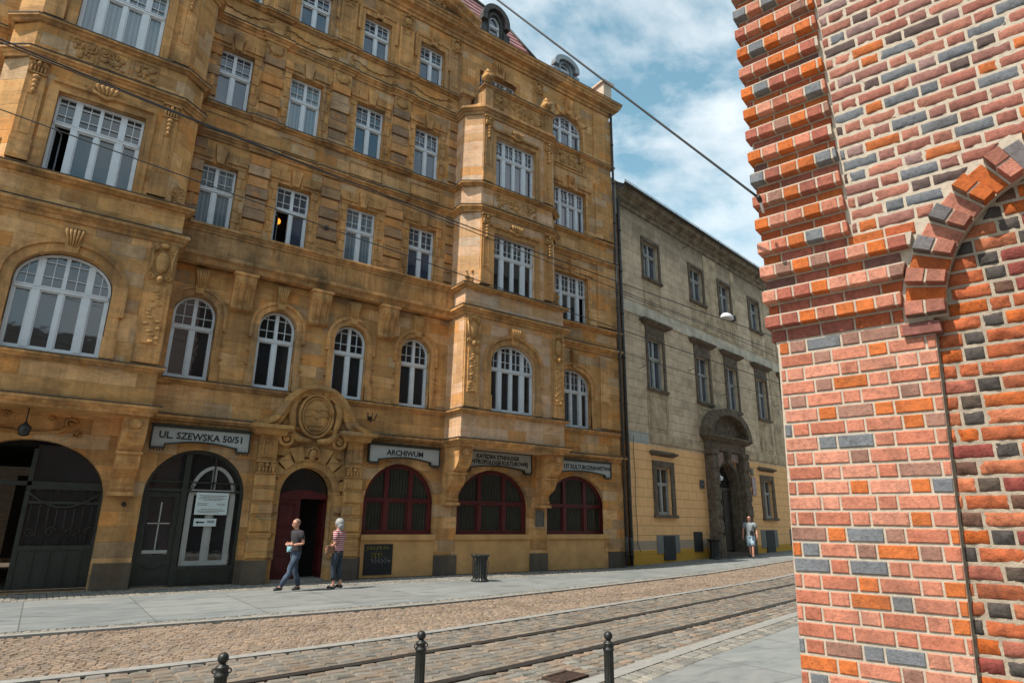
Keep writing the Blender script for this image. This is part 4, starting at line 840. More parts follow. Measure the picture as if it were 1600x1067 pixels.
P = MB(); P.tube([(-.66, -.9, 4.1), (-.66, -.9, 3.78)], .015, 5); P.lathe([(.03, 0), (.10, .03), (.13, .2), (.10, .24), (.04, .3), (.015, .34)], (-.66, -.9, 3.45), 8); tag(P.build('lantern', M['iron'], B1), 'black iron lantern hanging over the gateway')
P = MB(); P.tube([(-1.6, -.04, 3.95), (-1.3, -.05, 3.7), (-.66, -.05, 3.62), (0, -.05, 3.7), (.3, -.04, 3.95)], .04, 6)
for s in (-1, 1):
    spiral(P, (-.66 + s * .85, 3.92), .13, 1.3, 0, s, .035, -.03); spiral(P, (-.66 + s * .45, 4.02), .08, 1.3, 0, -s, .03, -.03); spiral(P, (-.66 + s * 1.0, 3.68), .1, 1.3, 0, -s, .03, -.03)
P.build('relief', M['carved'], B1)
P = MB(); P.lathe([(.05, 0), (.2, 0), (.2, .03), (.05, .04)], (0, 0, 0), 14)
# shop front: door left, glazed bay right
P = MB(); P.ring(arch(3.25, 1.16, .02, 2.3, 3.42, 20), arch(3.25, 1.24, .02, 2.3, 3.5, 20), .10, .3)
P.box(2.06, 4.42, .12, .28, 2.38, 2.46); P.box(2.06, 4.42, .14, .26, 2.62, 2.66); P.box(2.92, 3.06, .10, .3, .0, 3.4); P.box(3.66, 3.70, .14, .26, 2.46, 3.4)
P.box(3.06, 4.42, .10, .3, 0, .42); P.box(3.06, 4.42, .08, .3, .42, .5)
for q in range(3): panel(P, 3.12 + q * .43, 3.5 + q * .43, .06, .38, .10, .03, .015)
for s in (-1, 1): spiral(P, (3.4 + .25 * s, 2.54), .07, 1.3, 0, s, .012, .12); spiral(P, (4.05 + .2 * s, 2.54), .07, 1.3, 0, s, .012, .12)
sf = P.build('shopfront_frame', M['green'], B1)
P = MB(); P.box(2.08, 2.92, .17, .25, .04, .78); P.box(2.08, 2.2, .17, .25, .78, 2.36); P.box(2.8, 2.92, .17, .25, .78, 2.36); P.box(2.2, 2.8, .17, .25, 2.24, 2.36)
P.tube([(2.25 + .5 * i / 8, .165, .55 - .1 * math.sin(PI * i / 8)) for i in range(9)], .018, 5); sd = P.build('shop_door', M['green'], B1)
P = MB(); P.box(2.2, 2.8, .21, .22, .78, 2.24); P.build('pane', M['glass'], sd)
P = MB(); P.box(2.49, 2.52, .19, .21, .9, 2.1); P.box(2.24, 2.76, .19, .21, 1.55, 1.58); P.box(2.22, 2.8, .18, .21, .82, .9); P.build('glazing_bar', M['greyw'], sd)
P = MB(); P.prism(arch(3.25, 1.17, .5, 2.3, 3.43, 20)[::-1], .30, .31); P.build('back_panel', M['glass'], sf)
window(sf, 3.70, .48, .22, .60, 2.62, 1.93, 2, 1.75, fm='greyw', bars=False, ft=.09, name='inner_window', label='white arched window behind the dark shopfront frame')

t = MB(); t.box(XR + .12, XR + .26, -.16, -.02, 2.0, 17); 
def pipe(x, y, z0, z1, r, mat='pipe', parent=None):
    t = MB(); t.tube([(x, y, z0), (x, y, z1)], r, 10); z = z0 + .4
    while z < z1: t.tube([(x, y, z), (x, y, z + .05)], r * 1.35, 10); z += 2.1
    t.tube([(x, y, z0 + .3), (x, y, z0 + 1.1)], r * 1.15, 10); return t.build('downpipe', M[mat], parent)
pipe(XR + .0, -.16, .1, 21.2, .06, 'pipe', B1)
# text
def text(body, size, cx, y, z, parent, mat='black', bold=.0, sx=1):
    cu = bpy.data.curves.new('t', 'FONT'); cu.body = body; cu.size = size; cu.align_x = 'CENTER'; cu.align_y = 'CENTER'; cu.offset = bold; cu.extrude = .004; cu.resolution_u = 2
    o = bpy.data.objects.new('t', cu); COL.objects.link(o); bpy.context.view_layer.update()
    me = bpy.data.meshes.new_from_object(o.evaluated_get(bpy.context.evaluated_depsgraph_get())); bpy.data.objects.remove(o)
    me.materials.clear(); me.materials.append(M[mat]); n = link('lettering', me, parent, (cx, y, z)); n.rotation_euler = (PI / 2, 0, 0); n.scale = (sx, 1, 1); return n
def sign(x0, x1, z0, z1, lines, label, size=.26, arch_r=None, sx=1):
    cx = (x0 + x1) / 2; w = (x1 - x0) / 2; e = empty('street_sign' if 'street name' in label else 'institute_sign', (cx, D - .14, z0), label=label, cat='sign'); h = z1 - z0
    nt_ = .16; ar = [(w - .36 - (2 * w - .72) * i / 14, nt_ * 0 + .10 + .10 * math.sin(PI * i / 14)) for i in range(15)]
    o = [(-w, 0), (-w + .30, 0), (-w + .30, .10)] + ar[::-1] + [(w - .30, .10), (w - .30, 0), (w, 0), (w, h), (-w, h)]
    t = MB(); t.prism(o, -.03, .06); t.build('board', M['signw'], e)
    t = MB(); c2 = (0, h * .55); inn = o; out = []
    n = len(o)
    for i in range(n):
        a, b_, c_ = Vector(o[i - 1]), Vector(o[i]), Vector(o[(i + 1) % n]); d1 = (b_ - a).normalized(); d2 = (c_ - b_).normalized(); n1 = Vector((d1.y, -d1.x)); n2 = Vector((d2.y, -d2.x)); q = b_ + (n1 + n2) / (1 + n1.dot(n2)) * .032; out.append((q.x, q.y))
    t.ring(inn, out, -.07, .06, 0, True); t.box(-w - .05, w + .05, -.10, .06, h + .025, h + .065)
    for s in (-1, 1):
        for q in range(5): t.tube([(s * (w - .15) + (q - 2) * .07, -.05, -.05), (s * (w - .15) + (q - 2) * .07, -.05, -.10)], [.03, .015], 5)
    t.build('frame', M['green'], e)
    for q, l in enumerate(lines): text(l, size, 0, -.035, h * .60 + (len(lines) / 2 - .5 - q) * size * .95, e, 'black', .006, sx)
    return e
sign(1.98, 4.40, 3.50, 4.02, ['UL. SZEWSKA 50/51'], 'grey white street name board reading UL. SZEWSKA 50/51 over the dark shopfront', .25, sx=.98)
sign(8.05, 10.56, 3.50, 4.02, ['ARCHIWUM'], 'grey white board reading ARCHIWUM over the red window right of the portal', .24)
sign(11.5, 14.5, 3.45, 4.1, ['KATEDRA ETNOLOGII', 'I ANTROPOLOGII KULTUROWEJ'], 'shaded two line board reading KATEDRA ETNOLOGII under the projecting bay', .2, sx=.93)
sign(15.45, 18.62, 3.50, 4.04, ['INSTYTUT KULTUROZNAWSTWA'], 'grey white board reading KULTUROZNAWSTWA over the rightmost red window', .23, sx=.9)
def plate(name, label, cat, x0, x1, z0, z1, y, mat, th=.02, loc=None):
    e = empty(name, ((x0 + x1) / 2, D + y, z0), label=label, cat=cat); w = (x1 - x0) / 2; h = z1 - z0
    t = MB(); t.box(-w, w, -th, 0, 0, h); t.build('sheet', M[mat], e); return e, w, h
e, w_, h_ = plate('notice_sheet', 'large white notice with printed paragraphs taped behind the shopfront glass', 'notice', 3.30, 4.12, 1.80, 2.38, .13, 'paper', .01)
t = MB()
for z, a, b_ in ((.50, -.33, .35), (.46, -.3, .28), (.42, -.36, .36), (.38, -.22, .25), (.29, -.36, -.08), (.25, -.36, -.12), (.29, .12, .36), (.25, .15, .33), (.14, -.25, .3), (.10, -.34, .35), (.06, -.3, .2)):
    x = a
    while x < b_: l = rnd.uniform(.02, .07); t.box(x, min(b_, x + l), -.013, -.01, z - .009, z + .009); x += l + .012
t.build('printed_lines', M['plaq'], e)
e, w_, h_ = plate('arrow_notice', 'small white notice with a black arrow pointing left below the large notice', 'notice', 3.32, 3.88, 1.50, 1.70, .13, 'paper', .01)
t = MB(); t.prism([(-.24, .10), (-.17, .06), (-.17, .082), (-.02, .082), (-.02, .118), (-.17, .118), (-.17, .14)], -.014, -.01)
for z in (.13, .09): t.box(.05, .23, -.013, -.01, z, z + .018)
t.build('arrow', M['black'], e)
e, w_, h_ = plate('graffiti_board', 'black board with yellow and white graffiti scrawl on the plaster under the red window', 'board', 8.17, 9.12, .10, 1.0, -.03, 'black', .02)
M['gy'] = simple('yellow_spray', (.35, .27, .03), .7, 0, 20, .3, 0); M['gw'] = simple('white_spray', (.35, .35, .33), .7, 0, 20, .3, 0)
t = MB(); r_ = random.Random(3)
for q in range(7): x = -.4 + q * .11; t.tube([(x, -.022, .72 + r_.uniform(-.03, .03)), (x + .03, -.022, .84), (x + .05, -.022, .74), (x + .08, -.022, .82 + r_.uniform(-.05, .03))], .008, 4)
for q in range(3): x = -.22 + q * .12; t.tube([(x, -.022, .5), (x, -.022, .63), (x + .09, -.022, .63), (x + .09, -.022, .52)], .008, 4)
t.build('yellow_scrawl', M['gy'], e)
t = MB()
for q in range(6): x = -.25 + q * .11; t.tube([(x, -.022, .40 + r_.uniform(0, .1)), (x + .07, -.022, .47 + r_.uniform(-.06, .06)), (x + .03, -.022, .33), (x + .11, -.022, .42)], .006, 4)
t.build('white_scrawl', M['gw'], e)
e, w_, h_ = plate('memorial_plaque', 'grey stone plaque on the pier between the two rightmost red windows', 'plaque', 14.78, 15.18, 1.55, 2.13, -.08, 'plaq', .03)
t = MB(); panel(t, -.17, .17, .03, .55, -.03, .02, .01)
for q in range(8): t.box(-.12, .12, -.034, -.03, .1 + q * .045, .115 + q * .045)
t.ball((0, -.04, .48), (.03, .01, .03), 8, 5); t.build('inscription', M['pipe'], e)
# lit globe lamp seen through the open window
e = empty('globe_lamp', (4.62, D + .78, 11.15), label='round orange lamp glowing inside the open second floor window', cat='lamp'); t = MB(); t.ball((0, 0, 0), .11, 16, 12); t.build('globe', M['glow'], e); t = MB(); t.tube([(0, 0, .1), (0, 0, .5)], .012, 6); t.build('stem', M['iron'], e)
P = MB(); P.tube([(5.96, -.12, 10.95), (5.96, -.20, 10.95)], .075, 12); P.build('alarm_bell', M['pipe'], B1)
P = MB()
for q in (-1, 0, 1): P.tube([(8.0 + q * .04, -.02, 4.92), (8.0 + q * .10, -.22, 4.78), (8.0 + q * .16, -.30, 5.0)], .02, 6)
P.tube([(8.0, 0, 4.9), (8.0, -.24, 4.74)], .03, 6); P.build('iron_holder', M['iron'], B1)
P = MB(); P.tube([(2.3, -.05, 3.15), (1.62, -.12, 2.1)], .0, 4) if False else None; P.ball((1.62, -.09, 2.02), (.06, .04, .06), 8, 6); P.build('wall_vent', M['iron'], B1)
#PART3
# ------------------------------------------------------------ weathered townhouse
A2 = math.atan2(.15886, .98730)
B2 = empty('weathered_townhouse', (20.33, 19.42, 0), A2, label='weathered three storey townhouse with beige upper floors, yellow ground floor and dark stone portal', cat='building')
UW = [2.65, 7.28, 10.62, 14.6, 18.3, 21.9]; L2 = 24.0
holes = []
for i, u in enumerate(UW):
    holes.append(rect(u - .68, u + .68, 13.55, 15.55)); holes.append(rect(u - .66, u + .66, 7.9, 10.4))
    
# ground floor windows at 2.65, 14.0 and 17.6 ; portal about u=9.3
for u in (2.78, 14.05, 18.31, 21.91): holes.append(rect(u - .61, u + .61, 2.1, 4.2))
PX = 8.85; holes.append(arch(PX, 1.15, .3, 3.7, 4.85, 16)[::-1])
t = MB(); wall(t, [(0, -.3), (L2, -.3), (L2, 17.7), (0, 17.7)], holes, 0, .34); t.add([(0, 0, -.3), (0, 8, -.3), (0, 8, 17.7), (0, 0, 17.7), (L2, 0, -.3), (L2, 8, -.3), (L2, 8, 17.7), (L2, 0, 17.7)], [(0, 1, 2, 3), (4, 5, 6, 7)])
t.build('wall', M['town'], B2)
t = MB(); t.box(.1, L2 - .1, .9, 1, 0, 17.5); t.build('inner_wall', M['dark'], B2)
def cp2(name, prof, mat, x0=0, x1=L2): t = MB(); t.sweep(prof, [(x0, 0), (x1, 0)]); return t.build(name, M[mat], B2)
cp2('eaves_cornice', [(0, 16.75), (.08, 16.78), (.1, 16.95), (.22, 17.05), (.25, 17.2), (.5, 17.3), (.52, 17.45), (.6, 17.5), (.6, 17.6), (0, 17.62)], 'tcorn')
cp2('string_course', [(0, 11.3), (.06, 11.32), (.06, 11.9), (.1, 11.95), (0, 12.0)], 'tband'); cp2('string_course', [(0, 5.3), (.05, 5.32), (.05, 5.75), (0, 5.8)], 'tpl', 1.8)
def tw(u, z0, H, hw, kind, big):
    W = window(B2, u, z0, .2, hw - .02, H, H * (.62 if big else .66), 2, fm='greyw', gm='glass_u' if big or z0 > 12 else 'glass', bars=False, ft=.05)
    t = MB(); m_ = .17 if z0 > 4 else .3
    t.ring([(u - hw, z0), (u - hw, z0 + H), (u + hw, z0 + H), (u + hw, z0)], [(u - hw - m_, z0), (u - hw - m_, z0 + H + m_), (u + hw + m_, z0 + H + m_), (u + hw + m_, z0)], -.06, .02)
    t.box(u - hw - m_ - .05, u + hw + m_ + .05, -.14, .02, z0 - .14, z0)
    if big:
        t.box(u - hw - m_, u + hw + m_, -.05, .02, z0 + H + .17, z0 + H + .6); t.sweep([(0, z0 + H + .6), (.1, z0 + H + .64), (.28, z0 + H + .78), (.28, z0 + H + .86), (0, z0 + H + .94)], [(u - hw - .35, 0), (u - hw - .35, -.02), (u + hw + .35, -.02), (u + hw + .35, 0)])
    if z0 < 4: t.sweep([(0, 4.72), (.08, 4.76), (.2, 4.84), (.2, 4.9), (0, 4.98)], [(u - hw - .3, 0), (u - hw - .3, -.02), (u + hw + .3, -.02), (u + hw + .3, 0)])
    t.build('window_surround', M['tdark'], B2)
    t = MB()
    if z0 > 12: t.box(u - hw - .1, u + hw + .1, -.03, .02, 12.05, z0 - .14); panel(t, u - hw, u + hw, 12.15, z0 - .3, -.03, .05, .02)
    elif big: t.box(u - hw - .25, u + hw + .25, -.03, .02, 5.85, z0 - .14); panel(t, u - hw - .1, u + hw + .1, 6.0, z0 - .3, -.03, .08, .03)
    else: return
    t.build('apron', M['tpl'], B2)
for i, u in enumerate(UW):
    tw(u, 13.55, 2.0, .68, 2, False); tw(u, 7.9, 2.5, .66, 2, True)
for u in (2.78, 14.05, 18.31, 21.91): tw(u, 2.1, 2.1, .61, 2, False)
t = MB()
for a, b_ in ((5.15, 9.9),): pass
for (a, b_) in ((8.2, 9.7), ): t.box(a, b_, -.035, .02, 12.05, 16.7)
t.box(11.55, 12.0, -.03, .02, 12.05, 16.7); t.box(8.25, 9.65, -.03, .02, 5.9, 11.3); t.box(15.9, 17.0, -.03, .02, 5.9, 16.7); t.build('plain_render', M['tpl'], B2)
# portal of the townhouse
t = MB(); t.ring(arch(PX, 1.15, .3, 3.7, 4.85, 16), arch(PX, 1.42, .3, 3.7, 5.1, 16), -.18, .02)
for s in (-1, 1):
    t.box(PX + s * 1.75 - .3, PX + s * 1.75 + .3, -.42, .02, .1, 5.45); t.box(PX + s * 1.75 - .36, PX + s * 1.75 + .36, -.5, .02, .1, 1.2); t.box(PX + s * 1.75 - .36, PX + s * 1.75 + .36, -.48, .02, 5.2, 5.45)
    for z in (1.3, 2.1, 2.9, 3.7, 4.5): t.frus(PX + s * 1.75 - .33, PX + s * 1.75 + .33, -.48, -.4, z, z + .6, .04)
t.box(PX - 2.1, PX + 2.1, -.3, .02, 5.45, 5.95); t.sweep([(0, 5.9), (.12, 5.95), (.3, 6.1), (.3, 6.2), (0, 6.25)], [(PX - 2.15, 0), (PX - 2.15, -.32), (PX + 2.15, -.32), (PX + 2.15, 0)]); t.box(PX - 2.1, PX + 2.1, -.36, .02, 6.0, 6.22)
t.ring(arch(PX, 2.0, 6.2, 6.2, 7.35, 18), arch(PX, 2.4, 6.2, 6.2, 7.72, 18), -.62, .02); t.prism(arch(PX, 2.02, 6.2, 6.2, 7.37, 18)[::-1], -.2, .02)
keyst(t, PX, -.15, 4.85, 5.45, .24, .4, .2); t.ring(arch(PX, 1.08, .3, 3.7, 4.78, 16), arch(PX, 1.17, .3, 3.7, 4.87, 16), .01, .36)
tp = t.build('portal', M['tdark'], B2)
t = MB()
for s in (-1, 1): t.prism([(PX + s * .35, 4.98), (PX + s * 1.35, 4.95), (PX + s * 1.38, 5.42), (PX + s * .32, 5.42)] if s > 0 else [(PX - .35, 4.98), (PX - .32, 5.42), (PX - 1.38, 5.42), (PX - 1.35, 4.3)], -.2, -.1)
t.build('spandrel', simple('pinkish_spandrel', (.26, .18, .15), .9, 0, 9, .5, .5), tp)
t = MB(); t.box(PX - 1.13, PX + 1.13, .3, .36, .3, 3.6); t.box(PX - .03, PX + .03, .25, .3, .3, 3.5); t.box(PX - 1.13, PX + 1.13, .24, .3, 3.45, 3.6)
for s in (-1, 1):
    for z0, z1 in ((.45, .9), (1.0, 1.3), (1.4, 1.7), (1.8, 2.5), (2.6, 3.35)): panel(t, PX + s * .58 - .42, PX + s * .58 + .42, z0, z1, .3, .07, .05)
d_ = t.build('door', simple('blackened_oak', (.035, .026, .018), .6, 0, 8, .4, .2), B2)
t = MB(); t.prism(arch(PX, 1.13, 3.6, 3.7, 4.83, 14)[::-1], .32, .34); t.build('fanlight', M['glass'], d_); t = MB(); t.tube([(PX - .1, .27, 1.45), (PX - .1, .2, 1.47), (PX - .1, .2, 1.6), (PX - .1, .27, 1.62)], .015, 6); t.build('handle', M['lampw'], d_)
t = MB(); t.box(PX - 1.5, PX + 1.5, -.75, .4, 0, .18); t.box(PX - 1.3, PX + 1.3, -.4, .4, .18, .33); t.build('step', M['plinth'], B2)
t = MB(); t.box(PX - 1.32, PX - 1.2, -.36, -.2, 4.02, 4.2); t.lathe([(.02, 0), (.12, .05), (.14, .2), (.05, .26)], (PX - 1.3, -.4, 3.85), 10); tag(t.build('porch_lamp', M['lampw'], B2), 'small white lamp at the portal')
# cellar openings
for a, b_, zb, zt_, dk in ((1.95, 3.85, .45, 1.22, 1), (12.6, 14.8, .5, 1.45, 1), (16.6, 18.4, .55, 1.5, 1)):
    t = MB(); t.box(a, b_, -.03, .03, zb, zt_); g = t.build('cellar_surround', M['tgrey'], B2); t = MB(); t.box(a + (b_ - a) * .28, a + (b_ - a) * .78, -.05, 0, zb - .3, zt_ - .04); t.build('cellar_hatch', M['black'], g)
t = MB(); t.box(5.19, 5.98, -.04, .02, .45, 1.36); t.build('meter_box', M['black'], B2)
pipe(-.35, -.22, .05, 16.9, .075, 'pipe', B2); pipe(-.12, -.12, .3, 5.5, .05, 'pipe', B2)
t = MB(); t.tube([(.62, -.03, .55)] + [(.42 + .03 * math.sin(q), -.03, .9 + q * .35) for q in range(14)], .012, 5); t.build('cable', M['rubber'], B2)
t = MB()
for u, z in ((6.0, 16.4), (1.3, 11.1), (1.2, 8.7), (9.2, 8.6), (16.2, 8.9), (5.8, 9.4)): t.tube([(u, 0, z), (u, -.22, z + .03), (u + .08, -.3, z + .12)], .018, 5)
t.build('wall_hooks', M['rust'], B2)
t = MB(); t.add([(-.1, -.6, 17.62), (L2, -.6, 17.62), (L2, 3.2, 20.0), (-.1, 3.2, 20.0), (L2, 8, 20), (-.1, 8, 20)], [(0, 1, 2, 3), (3, 2, 4, 5)]); rf2 = t.build('roof', M['slate'], B2)
t = MB(); t.tube([(-.3, -.66, 17.58), (L2, -.66, 17.58)], .08, 8); t.build('gutter', M['pipe'], rf2)
t = MB(); t.tube([(0, -.45, 17.98), (L2, -.45, 17.98)], .018, 4); t.tube([(0, -.45, 17.82), (L2, -.45, 17.82)], .012, 4)
for q in range(100): t.tube([(q * .24, -.45, 17.7), (q * .24, -.45, 17.98)], .009 if q % 10 else .025, 4)
t.build('snow_guard', M['zinc'], rf2)
t = MB(); t.box(-.55, .1, .1, 1.2, 16.3, 18.0); t.box(-.6, .15, .05, 1.25, 18.0, 18.1); t.build('party_wall_block', M['tband'], B2)
def splate(name, label, cat, u, z, w, h, mat, parts=None):
    c, s = math.cos(A2), math.sin(A2); e = empty(name, (20.33 + c * u + s * .03, 19.42 + s * u - c * .03, z), A2, label=label, cat=cat); t = MB(); t.box(-w / 2, w / 2, -.03, 0, 0, h); t.build('plate', M[mat], e); return e
e = splate('house_number_plate', 'small dark house number plate left of the townhouse portal', 'plate', 6.3, 3.42, .42, .42, 'black')
t = MB(); panel(t, -.18, .18, .03, .39, -.03, .02, .008); t.build('frame', M['signw'], e); text('51', .2, 0, -.034, .21, e, 'signw')
e = splate('office_sign', 'tall maroon sign with pale text lines right of the townhouse portal', 'sign', 12.2, 3.3, .5, 1.0, 'maroon'); t = MB()
for z in (.78, .70, .5, .42, .2, .12): t.box(-.17, .17 - rnd.uniform(0, .1), -.036, -.03, z, z + .04)
t.build('text_lines', M['signw'], e)
e = splate('coat_of_arms_plate', 'small round grey emblem plate above the maroon sign', 'plate', 12.1, 4.4, .34, .4, 'tgrey'); t = MB(); t.ball((0, -.03, .2), (.12, .03, .14), 10, 6); t.build('emblem', M['plaq'], e)
e = splate('intercom_box', 'small dark intercom box between the portal and the maroon sign', 'box', 11.45, 3.4, .16, .3, 'black'); t = MB(); t.box(-.04, .04, -.04, -.03, .05, .1); t.build('button', M['signw'], e)
# ------------------------------------------------------------ street surfaces
def interp(pts, x):
    if x <= pts[0][0]: (a, b), (c, d) = pts[0], pts[1]
    elif x >= pts[-1][0]: (a, b), (c, d) = pts[-2], pts[-1]
    else:
        for i in range(len(pts) - 1):
            if pts[i][0] <= x <= pts[i + 1][0]: break
        i0, i1, i2, i3 = max(i - 1, 0), i, i + 1, min(i + 2, len(pts) - 1)
        x1, y1 = pts[i1]; x2, y2 = pts[i2]; m1 = (y2 - pts[i0][1]) / (x2 - pts[i0][0]); m2 = (pts[i3][1] - y1) / (pts[i3][0] - x1)
        t = (x - x1) / (x2 - x1); h = x2 - x1
        return (2 * t ** 3 - 3 * t * t + 1) * y1 + (t ** 3 - 2 * t * t + t) * h * m1 + (-2 * t ** 3 + 3 * t * t) * y2 + (t ** 3 - t * t) * h * m2
    return b + (d - b) * (x - a) / (c - a)
G = {'wallbase': [(-14, 19.1), (16, 19.1), (20, 19.4), (34, 21.7), (60, 25.9)],
     'slabin': [(-14, 17.35), (0, 17.3), (5, 17.2), (9, 17.15), (14, 17.3), (19, 17.9), (34, 20.7), (60, 25.2)],
     'kerb': [(-14, 12.5), (0, 12.55), (6.6, 12.7), (9.6, 13.13), (15.2, 14.27), (29.2, 17.4), (60, 24.9)],
     'line': [(-14, 9.25), (0, 9.26), (1.8, 9.27), (5, 9.61), (10, 10.63), (22.4, 13.4), (60, 22.4)],
     'rail2': [(-14, 7.9), (0, 7.9), (1.95, 8.02), (4.2, 8.36), (8.95, 9.25), (19.6, 11.72), (60, 21.2)],
     'rail3': [(-14, 6.4), (0, 6.42), (3.74, 6.81), (5.14, 7.05), (7.3, 7.50), (10.27, 8.1), (15.5, 9.3), (60, 19.6)],
     'kerb2': [(-14, 5.0), (0, 5.02), (5.06, 5.85), (7.2, 6.4), (8.56, 6.75), (13, 7.84), (60, 18.7)]}
def gy(k, x): return interp(G[k], x) if isinstance(k, str) else interp(G[k[0]], x) + k[1]
def gz(x): return max(0, (x - 20)) * .017
def ribbon(name, ka, kb, mat, dz, x0=-14, x1=60, thick=0, **kw):
    t = MB(); t.uv = []; n = 90
    for i in range(n + 1):
        x = x0 + (x1 - x0) * i / n; a, b = gy(ka, x), gy(kb, x); z = gz(x) + dz
        t.v += [(x, a, z), (x, b, z), (x, a, z - .2), (x, b, z - .2)]; t.uv += [(x, a), (x, b), (x, a), (x, b)]
    for i in range(n):
        a = i * 4; t.f += [(a, a + 4, a + 5, a + 1), (a + 2, a + 6, a + 4, a), (a + 1, a + 5, a + 7, a + 3)]; t.mi += [0] * 3; t.sm += [False] * 3
    return tag(t.build(name, M[mat]), kind='structure', **kw)
t = MB(); t.add([(-80, -80, -.13), (160, -80, -.13), (160, 80, -.13), (-80, 80, -.13)], [(0, 1, 2, 3)]); tag(t.build('ground', M['ground']), kind='structure')
ribbon('pavement', 'slabin', ('kerb', .42), 'slab', 0.0); ribbon('pavement_joint_bed', 'wallbase', 'slabin', 'bed', -.012); ribbon('kerb_joint_bed', ('kerb', .42), ('kerb', .16), 'bed', -.012)
ribbon('kerb', ('kerb', .16), ('kerb', 0), 'kerb', .003); ribbon('road', ('kerb', 0), ('line', .22), 'bed', -.055); ribbon('track_kerb', ('line', .22), ('line', .03), 'kerb', -.03)
ribbon('tramway_bed', ('line', .03), 'kerb2', 'bed', -.06, x1=60); ribbon('near_kerb', 'kerb2', ('kerb2', -.22), 'kerb', 0.0)
ribbon('near_joint_bed', ('kerb2', -.22), ('kerb2', -.60), 'bed', -.012); ribbon('near_pavement', ('kerb2', -.60), ('kerb2', -9), 'slab', 0.0)
def setts(name, ka, kb, x0, x1, sx, sy, pal, dz, gap=.009, seed=1, hh=.03, label=None, jit=.004, wob=.12, fan=0):
    r = random.Random(seed); t = MB(); t.col = []; x = x0
    while x < x1:
        w_ = sx * r.uniform(.9, 1.15); xm = x + w_ / 2; a, b = gy(ka, xm), gy(kb, xm); wd = abs(b - a); n = max(1, int(wd / sy)); ys = sorted(a + (b - a) * min(1, max(0, (q + (r.uniform(-wob, wob) if 0 < q < n else 0)) / n)) for q in range(n + 1))
        for q in range(n):
            y0, y1 = ys[q] + gap / 2, ys[q + 1] - gap / 2; ox = fan * .1 * math.sin(ys[q] * 5.2 + 1.7 * math.floor(x / .9)) + r.uniform(-.01, .01); z = gz(xm) + dz + r.uniform(-jit, jit)
            xa, xb = x + gap / 2 + ox, x + w_ - gap / 2 + ox; i = min(sx, sy) * .12; tl = r.uniform(-jit, jit)
            j = [r.uniform(-.006, .006) for _ in range(8)]
            t.add([(xa + j[0], y0 + j[1], z - hh), (xb + j[2], y0 + j[3], z - hh), (xb + j[4], y1 + j[5], z - hh), (xa + j[6], y1 + j[7], z - hh), (xa + i, y0 + i, z - tl), (xb - i, y0 + i, z + tl), (xb - i, y1 - i, z + tl), (xa + i, y1 - i, z - tl)], [(4, 5, 6, 7), (0, 1, 5, 4), (1, 2, 6, 5), (2, 3, 7, 6), (3, 0, 4, 7)])
            c = r.choice(pal); k = r.uniform(.82, 1.15); t.col += [tuple(v * k for v in c)] * 5
        x += w_
    o = t.build(name, M['sett']); return tag(o, label, kind='stuff', cat='paving')
TAN = [(0.243, 0.184, 0.139), (0.253, 0.194, 0.145), (0.236, 0.183, 0.141), (0.26, 0.197, 0.144), (0.236, 0.19, 0.153), (0.247, 0.181, 0.13)]
GRY = [(0.156, 0.146, 0.126), (0.172, 0.156, 0.131), (0.187, 0.161, 0.131), (0.141, 0.135, 0.121), (0.197, 0.163, 0.129), (0.187, 0.146, 0.111), (0.167, 0.153, 0.134), (0.207, 0.171, 0.134)]
LGR = [(0.22, 0.214, 0.188), (0.189, 0.185, 0.164), (0.242, 0.224, 0.193), (0.168, 0.166, 0.151)]
setts('road_cobbles', ('line', .23), ('kerb', -.01), -3, 36, .112, .105, TAN, -.03, seed=2, label='tan fan laid cobblestones of the carriageway', fan=1)
setts('tramway_setts', ('rail2', .05), ('line', .02), -3, 26, .2, .16, GRY, -.04, seed=3, label='grey granite setts between the kerb strip and the outer tram rail', jit=.006)
setts('tramway_setts', ('rail3', .05), ('rail2', -.11), -3, 26, .23, .16, GRY, -.04, seed=4, label='grey and rust granite setts between the two tram rails', jit=.006)
setts('tramway_setts', 'kerb2', ('rail3', -.11), -1, 26, .22, .15, GRY + LGR[:2] + TAN[:3], -.04, seed=5, label='brownish granite setts on the near side of the tram rails', jit=.006)
setts('pavement_setts', 'slabin', 'wallbase', -5, 40, .125, .115, LGR, .0, seed=6, label='small pale setts along the foot of the buildings', hh=.015)
setts('kerb_setts', ('kerb', .17), ('kerb', .41), -3, 36, .11, .115, LGR, .0, seed=7, label='narrow double row of setts beside the far kerb', hh=.015)
setts('near_setts', ('kerb2', -.59), ('kerb2', -.23), 2, 20, .12, .12, LGR, .0, seed=8, label='double row of mossy setts beside the near kerb', hh=.015)
setts('near_setts', ('kerb2', -4.6), ('kerb2', -2.35), 2, 14, .11, .11, LGR[:2] + [(.22, .23, .19)], .006, seed=9, label='small grey setts at the foot of the brick buttress', hh=.012)
def rail(k, nm, lab):
    e = empty(nm, (0, gy(k, 0), -.05), label=lab, cat='tram rail', group='tram rails set in the street')
    for off, w_, mat, part in ((0.01, .07, 'steel', 'rail_head'), (-.05, .05, 'black', 'groove'), (-.09, .03, 'steel', 'guard_lip')):
        t = MB(); vs = []; n = 80
        for i in range(n + 1):
            x = -14 + 74 * i / n; y = gy(k, x) + off - gy(k, 0); z = gz(x) + .05; vs += [(x, y - w_ / 2, z - .012), (x, y + w_ / 2, z - .012), (x, y - w_ / 2, z - .1), (x, y + w_ / 2, z - .1)]
        t.add([(a, b, c - .02) for a, b, c in vs], [(i * 4, i * 4 + 4, i * 4 + 5, i * 4 + 1) for i in range(n)] + [(i * 4 + 2, i * 4 + 6, i * 4 + 4, i * 4) for i in range(n)] + [(i * 4 + 1, i * 4 + 5, i * 4 + 7, i * 4 + 3) for i in range(n)]); t.build(part, M[mat], e)
